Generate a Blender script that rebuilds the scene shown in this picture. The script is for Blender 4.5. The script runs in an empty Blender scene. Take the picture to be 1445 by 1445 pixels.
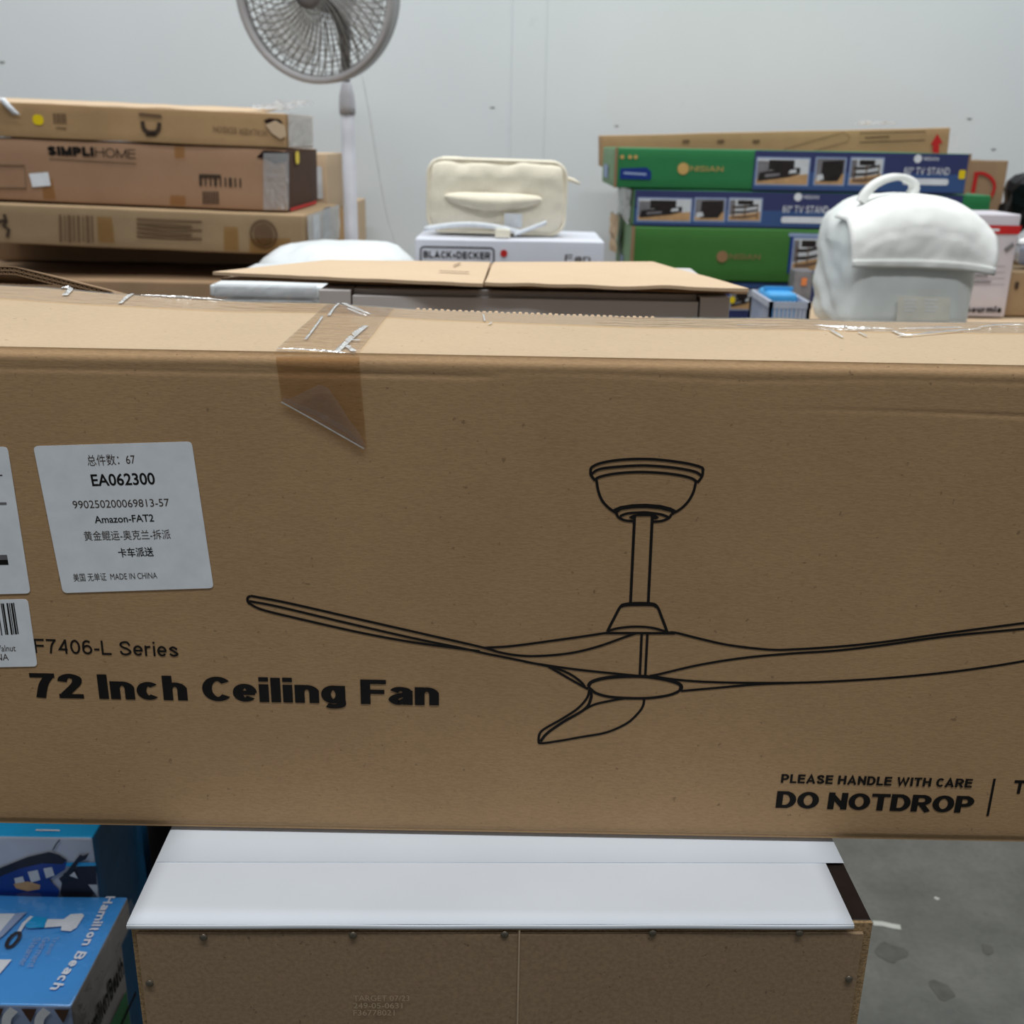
import bpy, bmesh, math, random
from mathutils import Vector, Matrix, noise
random.seed(7)
scene = bpy.context.scene
COL = scene.collection

# ------------------------------------------------------------------ camera, world, lights, exposure
W = 1445.0
FPX = 1500.0
PITCH = math.radians(19.2)
ROLL = math.radians(1.05)
CAM = Vector((0, 0, 1.25))
_f = Vector((0, math.cos(PITCH), -math.sin(PITCH)))
_r0 = Vector((1, 0, 0)); _u0 = _r0.cross(_f)
_R = _r0*math.cos(ROLL) + _u0*math.sin(ROLL)
_U = -_r0*math.sin(ROLL) + _u0*math.cos(ROLL)
cd = bpy.data.cameras.new('camera'); cam = bpy.data.objects.new('camera', cd); COL.objects.link(cam)
m = Matrix.Identity(4)
for i in range(3):
    m[i][0] = _R[i]; m[i][1] = _U[i]; m[i][2] = -_f[i]; m[i][3] = CAM[i]
cam.matrix_world = m
cd.sensor_width = 36; cd.sensor_fit = 'HORIZONTAL'; cd.lens = 36*FPX/W
cd.clip_start = .02; cd.clip_end = 60
cd.dof.use_dof = True; cd.dof.focus_distance = .68; cd.dof.aperture_fstop = 13.0
scene.camera = cam

world = bpy.data.worlds.new('world'); scene.world = world; world.use_nodes = True
world.node_tree.nodes['Background'].inputs[0].default_value = (.93, .97, 1, 1)
world.node_tree.nodes['Background'].inputs[1].default_value = .17
def area(name, loc, sx, sy, power, aim=None):
    l = bpy.data.lights.new(name, 'AREA'); l.shape = 'RECTANGLE'; l.size = sx; l.size_y = sy
    l.energy = power; l.color = (.97, 1, 1.0)
    o = bpy.data.objects.new(name, l); COL.objects.link(o); o.location = loc
    if aim is not None:
        o.rotation_euler = (Vector(aim)-Vector(loc)).to_track_quat('-Z', 'Y').to_euler()
    return o
# rows of ceiling tubes of the warehouse, running across the aisle
area('ceiling_tubes_near', (.2, -.4, 4.6), 3.4, .5, 100)
area('ceiling_tubes_mid', (-.2, 1.6, 4.6), 4.2, .4, 64)
area('ceiling_tubes_far', (.1, 3.0, 4.6), 8.5, .4, 138)
scene.view_settings.view_transform = 'Standard'
scene.view_settings.look = 'None'
scene.view_settings.gamma = 1
scene.view_settings.use_curve_mapping = False
scene.view_settings.exposure = 0.0

# ------------------------------------------------------------------ helpers
def ray(px, py):
    return (_R*((px-W/2)/FPX) - _U*((py-W/2)/FPX) + _f)
def P(px, py, Y=None, Z=None, X=None):
    d = ray(px, py)
    if Y is not None: t = (Y-CAM.y)/d.y
    elif Z is not None: t = (Z-CAM.z)/d.z
    else: t = (X-CAM.x)/d.x
    return CAM + d*t

def lin(c):
    return tuple(((v/255)/12.92 if v/255 <= .04045 else ((v/255+.055)/1.055)**2.4) for v in c) + (1,)

MATS = {}
def base_mat(name):
    m = bpy.data.materials.new(name); m.use_nodes = True
    nt = m.node_tree; b = nt.nodes['Principled BSDF']
    MATS[name] = m
    return m, nt, b
def N(nt, t, **k):
    n = nt.nodes.new(t)
    for a, v in k.items(): setattr(n, a, v)
    return n
def noise_ramp(nt, vec, scale, detail, c0, c1, p0=.3, p1=.7, rough=.6):
    n = N(nt, 'ShaderNodeTexNoise'); n.inputs['Scale'].default_value = scale; n.inputs['Detail'].default_value = detail
    n.inputs['Roughness'].default_value = rough
    nt.links.new(vec, n.inputs['Vector'])
    r = N(nt, 'ShaderNodeValToRGB'); r.color_ramp.elements[0].position = p0; r.color_ramp.elements[1].position = p1
    r.color_ramp.elements[0].color = c0; r.color_ramp.elements[1].color = c1
    nt.links.new(n.outputs[0], r.inputs[0])
    return n, r
def coords(nt, scale=(1, 1, 1)):
    tc = N(nt, 'ShaderNodeTexCoord'); mp = N(nt, 'ShaderNodeMapping'); mp.inputs['Scale'].default_value = scale
    nt.links.new(tc.outputs['Object'], mp.inputs[0])
    return mp.outputs[0]
def mul(nt, a, b, fac=1.0):
    x = N(nt, 'ShaderNodeMix', data_type='RGBA', blend_type='MULTIPLY'); x.inputs[0].default_value = fac
    nt.links.new(a, x.inputs[6]); nt.links.new(b, x.inputs[7])
    return x.outputs[2]
def plain(name, rgb, rough=.6, spec=.4, metal=0, var=.06, scale=30, bump=0, bscale=200, coat=0):
    m, nt, b = base_mat(name)
    c = lin(rgb)
    lo = tuple(v*(1-var) for v in c[:3])+(1,); hi = tuple(min(1, v*(1+var)) for v in c[:3])+(1,)
    v = coords(nt)
    n, r = noise_ramp(nt, v, scale, 3, lo, hi)
    nt.links.new(r.outputs[0], b.inputs['Base Color'])
    b.inputs['Roughness'].default_value = rough; b.inputs['Specular IOR Level'].default_value = spec
    b.inputs['Metallic'].default_value = metal; b.inputs['Coat Weight'].default_value = coat
    b.inputs['Coat Roughness'].default_value = .12
    if bump:
        n2 = N(nt, 'ShaderNodeTexNoise'); n2.inputs['Scale'].default_value = bscale; n2.inputs['Detail'].default_value = 4
        nt.links.new(v, n2.inputs['Vector'])
        bp = N(nt, 'ShaderNodeBump'); bp.inputs['Strength'].default_value = bump; bp.inputs['Distance'].default_value = .002
        nt.links.new(n2.outputs[0], bp.inputs['Height']); nt.links.new(bp.outputs[0], b.inputs['Normal'])
    return m
def card(name, rgb, blotch=.14, fibre=.12, speck=.35, stretch=(1, 1, 6), fs=260, rough=.8, bump=.12):
    """kraft board: soft blotches, stretched fibre grain, rare dark specks"""
    m, nt, b = base_mat(name)
    c = lin(rgb)
    def sc(k): return tuple(min(1, v*k) for v in c[:3])+(1,)
    v0 = coords(nt); v1 = coords(nt, stretch)
    _, r1 = noise_ramp(nt, v0, 5, 4, sc(1-blotch), sc(1+blotch*.5), .32, .68)
    n2, r2 = noise_ramp(nt, v1, fs, 4, (1-fibre,)*3+(1,), (1, 1, 1, 1), .3, .62)
    _, r3 = noise_ramp(nt, v0, 210, 2, (1-speck,)*3+(1,), (1, 1, 1, 1), .24, .31)
    o = mul(nt, mul(nt, r1.outputs[0], r2.outputs[0]), r3.outputs[0])
    nt.links.new(o, b.inputs['Base Color'])
    b.inputs['Roughness'].default_value = rough; b.inputs['Specular IOR Level'].default_value = .25
    bp = N(nt, 'ShaderNodeBump'); bp.inputs['Strength'].default_value = bump; bp.inputs['Distance'].default_value = .0015
    nt.links.new(n2.outputs[0], bp.inputs['Height']); nt.links.new(bp.outputs[0], b.inputs['Normal'])
    return m
def film(name, tint, gloss=.12, rough=.08, haze=0.0, hazecol=(.8, .8, .8), bump=.3, bs=60, stretch=(1, 1, 1)):
    """clear tape or shrink film: transparent with a reflective skin"""
    m, nt, b = base_mat(name); nt.nodes.remove(b)
    out = nt.nodes['Material Output']
    tr = N(nt, 'ShaderNodeBsdfTransparent'); tr.inputs[0].default_value = tuple(tint)+(1,)
    gl = N(nt, 'ShaderNodeBsdfGlossy'); gl.inputs['Roughness'].default_value = rough
    df = N(nt, 'ShaderNodeBsdfDiffuse'); df.inputs[0].default_value = tuple(hazecol)+(1,)
    fr = N(nt, 'ShaderNodeLayerWeight'); fr.inputs[0].default_value = .5
    pw = N(nt, 'ShaderNodeMath', operation='POWER'); pw.inputs[1].default_value = 4.0
    ml = N(nt, 'ShaderNodeMath', operation='MULTIPLY'); ml.inputs[1].default_value = .6
    nt.links.new(fr.outputs['Facing'], pw.inputs[0]); nt.links.new(pw.outputs[0], ml.inputs[0])
    v = coords(nt, stretch)
    n = N(nt, 'ShaderNodeTexNoise'); n.inputs['Scale'].default_value = bs; n.inputs['Detail'].default_value = 3
    nt.links.new(v, n.inputs['Vector'])
    bp = N(nt, 'ShaderNodeBump'); bp.inputs['Strength'].default_value = bump; bp.inputs['Distance'].default_value = .003
    nt.links.new(n.outputs[0], bp.inputs['Height'])
    nt.links.new(bp.outputs[0], gl.inputs['Normal']); nt.links.new(bp.outputs[0], fr.inputs['Normal'])
    m1 = N(nt, 'ShaderNodeMixShader'); m1.inputs[0].default_value = haze
    nt.links.new(tr.outputs[0], m1.inputs[1]); nt.links.new(df.outputs[0], m1.inputs[2])
    ad = N(nt, 'ShaderNodeMath', operation='ADD'); ad.inputs[1].default_value = gloss; ad.use_clamp = True
    nt.links.new(ml.outputs[0], ad.inputs[0])
    m2 = N(nt, 'ShaderNodeMixShader')
    nt.links.new(ad.outputs[0], m2.inputs[0]); nt.links.new(m1.outputs[0], m2.inputs[1]); nt.links.new(gl.outputs[0], m2.inputs[2])
    nt.links.new(m2.outputs[0], out.inputs[0])
    return m

# ---- mesh builder
class MB:
    def __init__(s): s.v = []; s.f = []; s.mi = []
    def poly(s, pts, m=0):
        i = len(s.v); s.v += [tuple(p) for p in pts]; s.f.append(tuple(range(i, i+len(pts)))); s.mi.append(m); return s
    def box(s, lo, hi, m=0):
        i = len(s.v); x0, y0, z0 = lo; x1, y1, z1 = hi
        s.v += [(x0,y0,z0),(x1,y0,z0),(x1,y1,z0),(x0,y1,z0),(x0,y0,z1),(x1,y0,z1),(x1,y1,z1),(x0,y1,z1)]
        for q in ((3,2,1,0),(4,5,6,7),(0,1,5,4),(1,2,6,5),(2,3,7,6),(3,0,4,7)):
            s.f.append(tuple(i+k for k in q)); s.mi.append(m)
        return s
    def grid(s, fn, nu, nv, m=0):
        i = len(s.v)
        for a in range(nu+1):
            for b in range(nv+1): s.v.append(tuple(fn(a/nu, b/nv)))
        for a in range(nu):
            for b in range(nv):
                k = i+a*(nv+1)+b
                s.f.append((k, k+nv+1, k+nv+2, k+1)); s.mi.append(m)
        return s
    def tube(s, path, r, n=8, m=0, cap=True, closed=False):
        path = [Vector(p) for p in path]; L = len(path); i = len(s.v)
        rr = r if isinstance(r, (list, tuple)) else [r]*L
        ref = None
        for k, p in enumerate(path):
            if closed: t = path[(k+1) % L]-path[k-1]
            else: t = path[min(k+1, L-1)]-path[max(k-1, 0)]
            t.normalize()
            if ref is None:
                ref = Vector((0, 0, 1)) if abs(t.z) < .9 else Vector((1, 0, 0))
            a = (ref-t*ref.dot(t)).normalized(); ref = a; b = t.cross(a)
            for q in range(n):
                th = 2*math.pi*q/n
                s.v.append(tuple(p+a*math.cos(th)*rr[k]+b*math.sin(th)*rr[k]))
        for k in range(L if closed else L-1):
            k2 = (k+1) % L
            for q in range(n):
                s.f.append((i+k*n+q, i+k*n+(q+1) % n, i+k2*n+(q+1) % n, i+k2*n+q)); s.mi.append(m)
        if cap and not closed:
            s.f.append(tuple(i+q for q in reversed(range(n)))); s.mi.append(m)
            s.f.append(tuple(i+(L-1)*n+q for q in range(n))); s.mi.append(m)
        return s
    def lathe(s, prof, n=24, m=0, c=(0, 0, 0)):
        i = len(s.v)
        for r, z in prof:
            for q in range(n):
                th = 2*math.pi*q/n; s.v.append((c[0]+r*math.cos(th), c[1]+r*math.sin(th), c[2]+z))
        for k in range(len(prof)-1):
            for q in range(n):
                s.f.append((i+k*n+q, i+k*n+(q+1) % n, i+(k+1)*n+(q+1) % n, i+(k+1)*n+q)); s.mi.append(m)
        s.f.append(tuple(i+q for q in reversed(range(n)))); s.mi.append(m)
        s.f.append(tuple(i+(len(prof)-1)*n+q for q in range(n))); s.mi.append(m)
        return s
    def build(s, name, mats, parent=None, smooth=False, weld=0):
        me = bpy.data.meshes.new(name); me.from_pydata(s.v, [], s.f)
        if not isinstance(mats, (list, tuple)): mats = [mats]
        for mm in mats: me.materials.append(MATS[mm])
        for p, k in zip(me.polygons, s.mi): p.material_index = k
        if weld:
            bm = bmesh.new(); bm.from_mesh(me); bmesh.ops.remove_doubles(bm, verts=bm.verts, dist=weld)
            bmesh.ops.recalc_face_normals(bm, faces=bm.faces); bm.to_mesh(me); bm.free()
        if smooth:
            for p in me.polygons: p.use_smooth = True
        o = bpy.data.objects.new(name, me); COL.objects.link(o)
        if parent is not None: o.parent = parent
        return o

def tag(o, label=None, cat=None, group=None, kind=None):
    if label: o['label'] = label
    if cat: o['category'] = cat
    if group: o['group'] = group
    if kind: o['kind'] = kind
    return o
def thing(name, label, cat, loc=(0, 0, 0), rot=(0, 0, 0), group=None):
    o = bpy.data.objects.new(name, None); COL.objects.link(o)
    o.empty_display_size = .05
    o.location = loc; o.rotation_euler = rot
    return tag(o, label, cat, group)
def solidify(o, t, off=-1):
    md = o.modifiers.new('thickness', 'SOLIDIFY'); md.thickness = t; md.offset = off
    return o

class Face:
    """a flat side of a thing, in the thing's own frame; uv in metres"""
    def __init__(s, root, O, U, V, Nn):
        s.root = root; s.O = Vector(O); s.U = Vector(U).normalized(); s.V = Vector(V).normalized(); s.N = Vector(Nn).normalized()
    def pt(s, u, v, n=.0005): return s.O + s.U*u + s.V*v + s.N*n
    def px(s, x, y):
        M = s.root.matrix_basis; o = M @ s.O; n = M.to_3x3() @ s.N
        d = ray(x, y); t = (o-CAM).dot(n)/d.dot(n)
        q = CAM+d*t-o
        return (q.dot(M.to_3x3() @ s.U), q.dot(M.to_3x3() @ s.V))
    def px_many(s, pts): return [s.px(*p) for p in pts]

_cap = None
def text_raw(body, bold=0.0):
    cu = bpy.data.curves.new('t', 'FONT'); cu.body = body; cu.size = 1; cu.offset = bold; cu.resolution_u = 4
    ob = bpy.data.objects.new('t', cu); COL.objects.link(ob)
    dg = bpy.context.evaluated_depsgraph_get(); dg.update()
    me = bpy.data.meshes.new_from_object(ob.evaluated_get(dg))
    bpy.data.objects.remove(ob); bpy.data.curves.remove(cu)
    return me
def capheight():
    global _cap
    if _cap is None:
        me = text_raw('H'); _cap = max(v.co.y for v in me.vertices); bpy.data.meshes.remove(me)
    return _cap
def text(face, name, body, p0, p1, top, mat='ink', bold=0.0, n=.0006, uv=False, upright=False, italic=0.0):
    """lettering printed on a face: p0/p1 ends of the baseline, top = cap height above p0"""
    me = text_raw(body, bold)
    if not me.vertices: return None
    x0 = min(v.co.x for v in me.vertices); x1 = max(v.co.x for v in me.vertices)
    if not uv: p0, p1, top = face.px(*p0), face.px(*p1), face.px(*top)
    p0 = Vector(p0); p1 = Vector(p1); h = Vector(top)-p0; a = p1-p0
    if upright:
        pr = Vector((-a.y, a.x)).normalized(); h = pr*h.dot(pr)
    ch = capheight()
    for v in me.vertices:
        s_ = (v.co.x-x0)/(x1-x0); t_ = v.co.y/ch
        q = p0 + a*s_ + h*t_ + a.normalized()*(italic*h.length*t_)
        v.co = face.pt(q.x, q.y, n)
    me.materials.clear(); me.materials.append(MATS[mat])
    me.name = name
    o = bpy.data.objects.new(name, me); COL.objects.link(o); o.parent = face.root
    return o

def smooth_pts(pts, k=6, closed=False):
    pts = [Vector(p) for p in pts]; n = len(pts); out = []
    if n < 3: return pts
    rng = range(n if closed else n-1)
    for i in rng:
        p1 = pts[i]; p2 = pts[(i+1) % n]
        p0 = pts[i-1] if (i > 0 or closed) else p1*2-p2
        p3 = pts[(i+2) % n] if (i+2 < n or closed) else p2*2-p1
        for j in range(k):
            t = j/k
            out.append(.5*((2*p1)+(p2-p0)*t+(2*p0-5*p1+4*p2-p3)*t*t+(3*p1-p0-3*p2+p3)*t**3))
    if not closed: out.append(pts[-1])
    return out
def stroke(mb, face, uv, w, n=.0006, m=0, closed=False):
    pts = [Vector(p) for p in uv]; L = len(pts); lr = []
    for k in range(L):
        if closed: t = pts[(k+1) % L]-pts[k-1]
        else: t = pts[min(k+1, L-1)]-pts[max(k-1, 0)]
        if t.length < 1e-9: t = Vector((1, 0))
        t.normalize(); pr = Vector((-t.y, t.x))*w/2
        lr.append((pts[k]+pr, pts[k]-pr))
    for k in range(L if closed else L-1):
        a, b = lr[k]; c, d = lr[(k+1) % L]
        mb.poly([face.pt(*q, n) for q in (b, d, c, a)], m)
    return mb
def rrect(u0, v0, u1, v1, r, k=4):
    out = []
    for cx, cy, a0 in ((u1-r, v1-r, 0), (u0+r, v1-r, 90), (u0+r, v0+r, 180), (u1-r, v0+r, 270)):
        for j in range(k+1):
            a = math.radians(a0+90*j/k); out.append((cx+r*math.cos(a), cy+r*math.sin(a)))
    return out
def patch(face, name, uv, mat, n=.0006, parent=None, thick=0):
    """a printed field or sticker; thick gives a sticker its own edge"""
    mb = MB(); top = [face.pt(u, v, n+thick) for u, v in uv]
    mb.poly(top)
    if thick:
        lo = [face.pt(u, v, n) for u, v in uv]; L = len(uv)
        for k in range(L): mb.poly([lo[k], lo[(k+1) % L], top[(k+1) % L], top[k]])
    return mb.build(name, mat, parent or face.root)
def quad(face, x0, y0, x1, y1):
    return [face.px(x0, y1), face.px(x1, y1), face.px(x1, y0), face.px(x0, y0)]
def uvrect(face, x0, y0, x1, y1):
    a = face.px((x0+x1)/2, y1); b = face.px((x0+x1)/2, y0); l = face.px(x0, (y0+y1)/2); r = face.px(x1, (y0+y1)/2)
    return [(l[0], a[1]), (r[0], a[1]), (r[0], b[1]), (l[0], b[1])]

def axis_pts(L, r, n):
    a = [-L/2, -L/2+r*.3, -L/2+r]
    k = max(1, n)
    a += [-L/2+r+(L-2*r)*i/k for i in range(1, k)]
    a += [L/2-r, L/2-r*.3, L/2]
    return a
def soft_box(w, d, h, r=.004, seg=(10, 4, 4), dent=.003, seed=0, freq=5.0, faces=(0, 0, 0, 0, 0, 0), bulge=0):
    """carton body with soft edges and dents pushed inwards; base at z=0; faces = material of front, back, left, right, bottom, top"""
    mb = MB(); ax = axis_pts(w, r, seg[0]); ay = axis_pts(d, r, seg[1]); az = axis_pts(h, r, seg[2])
    sd = Vector((seed*7.31, seed*3.7, seed*1.9))
    def shape(x, y, z):
        p = Vector((x, y, z))
        q = Vector((max(-w/2+r, min(w/2-r, x)), max(-d/2+r, min(d/2-r, y)), max(-h/2+r, min(h/2-r, z))))
        dv = p-q
        if dv.length > 1e-9: p = q+dv.normalized()*r
        if dent:
            k = noise.noise(p*freq+sd); k2 = noise.noise(p*freq*3.1+sd)
            am = dent*max(0, .45+.8*k+.35*k2)
            nrm = Vector((x/(w/2), y/(d/2), z/(h/2)))
            nn = Vector([math.copysign(abs(c)**6, c) for c in nrm]); 
            if nn.length > 1e-6: nn.normalize()
            p = p-nn*am
        return Vector((p.x, p.y, p.z+h/2))
    def face(aa, bb, fn, m, flip):
        i = len(mb.v); na, nb = len(aa), len(bb)
        for a in aa:
            for b in bb: mb.v.append(tuple(shape(*fn(a, b))))
        for a in range(na-1):
            for b in range(nb-1):
                k = i+a*nb+b; q = (k, k+nb, k+nb+1, k+1)
                mb.f.append(q if not flip else q[::-1]); mb.mi.append(m)
    face(ax, az, lambda a, b: (a, -d/2, b), faces[0], False)
    face(ax, az, lambda a, b: (a, d/2, b), faces[1], True)
    face(ay, az, lambda a, b: (-w/2, a, b), faces[2], True)
    face(ay, az, lambda a, b: (w/2, a, b), faces[3], False)
    face(ax, ay, lambda a, b: (a, b, -h/2), faces[4], True)
    face(ax, ay, lambda a, b: (a, b, h/2), faces[5], False)
    return mb
def carton(name, label, x0, x1, y0, d, z0, z1, mats, cat='box', rot=0, group=None, dent=.003, seed=0, faces=(0,)*6, seg=(10, 4, 4), r=.004, tilt=0, roll=0):
    w = x1-x0; h = z1-z0
    root = thing(name, label, cat, ((x0+x1)/2, y0+d/2, z0), (tilt, roll, rot), group)
    root.matrix_basis  # location/rotation are live
    soft_box(w, d, h, r, seg, dent, seed, faces=faces).build('body', mats, root, smooth=True, weld=1e-5)
    F = Face(root, (-w/2, -d/2, 0), (1, 0, 0), (0, 0, 1), (0, -1, 0))
    return root, F, w, h

# ---- stroke lettering: plain grotesque letters drawn with a pen of any weight (cap height 1)
def _arc(cx, cy, rx, ry, a0, a1, n=10):
    return [(cx+rx*math.cos(math.radians(a0+(a1-a0)*k/n)), cy+ry*math.sin(math.radians(a0+(a1-a0)*k/n))) for k in range(n+1)]
def glyph(ch, hw, hy=None):
    """(advance width, strokes); a stroke = (points, square_ends)"""
    hy = hy or hw
    l, b, t = hw, hy, 1-hy; x_ = .73-hy         # left, bottom, top, x-height centre lines
    S = []
    def ln(*p, sq=True): S.append((list(p), sq))
    def cv(p, sq=False): S.append((p, sq))
    def oval(cx, w, y0, y1): cv(_arc(cx, (y0+y1)/2, w, (y1-y0)/2, 0, 360, 28))
    if ch == ' ': return .30, S
    if ch in '-': ln((l, .36), (.36-hw, .36)); return .36, S
    if ch == '+': ln((l, .4), (.5-hw, .4)); ln((.25, .22), (.25, .6)); return .5, S
    if ch == '"': ln((l, .72), (l, t)); ln((.30-hw, .72), (.30-hw, t)); return .30, S
    if ch == '.': ln((l, b), (l, b+.001)); return 2*hw, S
    if ch == '/': ln((l, b), (.38-hw, t)); return .38, S
    W_ = dict(I=2*hw, i=2*hw, l=2*hw, M=.98, W=1.28, N=.84, m=1.06, O=.94, C=.84, D=.86, G=.94, A=.96, T=.80, J=.6, Q=.94, R=.86, t=.40, r=.44, f=.4, L=.68, F=.70, E=.74, V=.92, Y=.9, S=.80, H=.84, U=.84, K=.88, B=.82, P=.80)
    W_ = W_.get(ch, .66 if ch.islower() else .68); 
    if ch in 'Iil': W_ = 2*hw
    r = W_-hw; c = W_/2; mw = (W_-2*hw)/2
    if ch == 'I': ln((l, b), (l, t))
    elif ch == 'l': ln((l, b), (l, t))
    elif ch == 'i': ln((l, b), (l, x_)); ln((l, 1-hy*.85), (l, 1-hy*.84))
    elif ch == 'H': ln((l, b), (l, t)); ln((r, b), (r, t)); ln((l, .52), (r, .52))
    elif ch == 'T': ln((l, t), (r, t)); ln((c, b), (c, t))
    elif ch == 'L': ln((l, t), (l, b), (r, b))
    elif ch == 'E': ln((r, t), (l, t), (l, b), (r, b)); ln((l, .53), (r-.03, .53))
    elif ch == 'F': ln((r, t), (l, t), (l, b)); ln((l, .51), (r-.05, .51))
    elif ch == 'N': ln((l, b), (l, t)); ln((r, b), (r, t)); ln((l, t-hw*.3), (r, b+hw*.3), sq=False)
    elif ch == 'M': ln((l, b), (l, t)); ln((r, b), (r, t)); ln((l, t-hw*.4), (c, b+.02), (r, t-hw*.4), sq=False)
    elif ch == 'A': ln((hw*.9, 0), (c, t+hw*.2), (W_-hw*.9, 0), sq=False); ln((c-mw*.62, .30), (c+mw*.62, .30), sq=False)
    elif ch == 'V': ln((hw*.9, 1), (c, b), (W_-hw*.9, 1), sq=False)
    elif ch == 'W': ln((hw, 1), (W_*.28, b), (c, t-.05), (W_*.72, b), (W_-hw, 1), sq=False)
    elif ch == 'Y': ln((hw*.9, 1), (c, .42), (W_-hw*.9, 1), sq=False); ln((c, .45), (c, b))
    elif ch == 'K': ln((l, b), (l, t)); ln((r-hw*.2, 1), (l+.02, .40), sq=False); ln((c-.06, .58), (r+hw*.1, 0), sq=False)
    elif ch == 'O': oval(c, mw, b, t)
    elif ch == 'C': cv(_arc(c, .5, mw, .5-hy, 40, 320, 24))
    elif ch == 'G': cv(_arc(c, .5, mw, .5-hw, 42, 340, 24)); ln((r, .2), (r, .46), (c+.05, .46))
    elif ch == 'D': cv([(c-.05, t), (l, t), (l, b), (c-.05, b)] , True); cv(_arc(c-.05, .5, r-c+.05, .5-hy, -90, 90, 16))
    elif ch == 'P': ln((l, b), (l, t), (c, t)); cv(_arc(c, (t+.44)/2, r-c, (t-.44)/2, -90, 90, 14)); ln((c, .44), (l, .44), sq=False)
    elif ch == 'B': ln((c, t), (l, t), (l, b), (c, b), sq=False); cv(_arc(c, (t+.53)/2, (r-c)*.9, (t-.53)/2, -90, 90, 12)); cv(_arc(c, (b+.53)/2, r-c, (.53-b)/2, -90, 90, 12)); ln((l, .53), (c, .53), sq=False)
    elif ch == 'R': ln((l, b), (l, t), (c, t)); cv(_arc(c, (t+.47)/2, (r-c)*.95, (t-.47)/2, -90, 90, 14)); ln((c, .47), (l, .47), sq=False); ln((c-.02, .47), (r+hw*.1, 0), sq=False)
    elif ch == 'S': cv(smooth2([(r-.01, .70), (c+mw*.55, t-.03), (c, t), (c-mw*.7, t-.06), (l+.02, .72), (c-mw*.45, .57), (c+mw*.4, .46), (r, .28), (c+mw*.7, b+.07), (c, b), (c-mw*.7, b+.05), (l-.01, .30)]))
    elif ch == 'U': ln((l, t), (l, .36)); cv(_arc(c, .36, mw, .36-b, 180, 360, 16)); ln((r, .36), (r, t))
    elif ch == '0': oval(c, mw, b, t)
    elif ch == '2': cv(smooth2([(l, .68), (l+.05, t-.08), (c, t), (r-.02, t-.09), (r-.03, .62), (c+.03, .40), (l+.03, b+.05)])); ln((l+.01, b), (r, b))
    elif ch == '3': cv(_arc(c, .74, mw*.9, .26-hw, 160, -80, 14)); cv(_arc(c, .28, mw, .28-b, 85, -165, 14))
    elif ch == '4': ln((r-.10, b), (r-.10, t)); ln((r-.12, t), (l, .30), (r, .30), sq=False)
    elif ch == '5': ln((r-.03, t), (l+.06, t), (l+.02, .5), sq=False); cv(_arc(c-.02, .33, mw+.01, .33-b, 135, -160, 16))
    elif ch == '6': oval(c, mw, b, .60); cv(smooth2([(l, .33), (l+.01, .60), (l+.08, .83), (c, t), (r-.05, t-.07)]))
    elif ch == '7': ln((l, t), (r, t)); cv(smooth2([(r, t), (c+.02, .55), (c-.10, 0)]))
    elif ch == '9': oval(c, mw, .40, t); cv(smooth2([(r, .67), (r-.01, .40), (r-.08, .17), (c, b), (l+.05, b+.07)]))
    elif ch == '1': ln((c, b), (c, t)); ln((l, .78), (c, t), sq=False)
    elif ch == '8': oval(c, mw*.85, .52, t); oval(c, mw, b, .52)
    elif ch == 'a': cv(smooth2([(l+.02, .53), (c-.10, x_-.02), (c, x_), (r-.06, x_-.04), (r, .50)])); ln((r, .5), (r, b)); cv(smooth2([(r, .42), (c, .38), (l+.06, .31), (l, .20), (l+.08, b+.02), (c-.02, b), (r, .22)]))
    elif ch == 'c': cv(_arc(c, .365, mw, .365-hy, 45, 315, 20))
    elif ch == 'e': cv(_arc(c, .365, mw, .365-hy, 0, 322, 22)); ln((l, .365), (r+hw*.6, .365), sq=False)
    elif ch == 'o': oval(c, mw, b, x_)
    elif ch == 'n': ln((l, b), (l, x_)); cv([(l, .42)]+_arc(c, .44, mw, x_-.44, 180, 0, 14)+[(r, .4)]); ln((r, .44), (r, b))
    elif ch == 'h': ln((l, b), (l, t)); cv(_arc(c, .44, mw, x_-.44, 180, 0, 14)); ln((r, .44), (r, b))
    elif ch == 'm':
        q = (W_-2*hw)/4; ln((l, b), (l, x_)); cv(_arc(l+q, .46, q, x_-.46, 180, 0, 12)); ln((l+2*q, .46), (l+2*q, b)); cv(_arc(l+3*q, .46, q, x_-.46, 180, 0, 12)); ln((r, .46), (r, b))
    elif ch == 'u': ln((l, x_), (l, .30)); cv(_arc(c, .30, mw, .30-b, 180, 360, 14)); ln((r, x_), (r, b))
    elif ch == 'r': ln((l, b), (l, x_)); cv(smooth2([(l, .44), (l+.06, x_-.06), (r+hw*.4, x_)]))
    elif ch == 's': cv(smooth2([(r-.01, .52), (c, x_), (l+.03, .54), (c, .39), (r, .20), (c, b), (l-.01, .19)]))
    elif ch == 't': cv(smooth2([(c-.02, .92), (c-.02, .5), (c-.02, .22), (c+.05, b+.01), (r+.03, b)])); ln((l-.02, x_), (r+.02, x_), sq=False)
    elif ch == 'g': oval(c, mw, b, x_); cv(smooth2([(r, x_+hw*.6), (r, .2), (r, -.06), (c, -.26+hw), (l+.02, -.13+hw*.4)]))
    elif ch == 'v': ln((hw*.9, .73), (c, b), (W_-hw*.9, .73), sq=False)
    return W_, S
def smooth2(p): return [tuple(q) for q in smooth_pts([Vector(a) for a in p], 6)]
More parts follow.
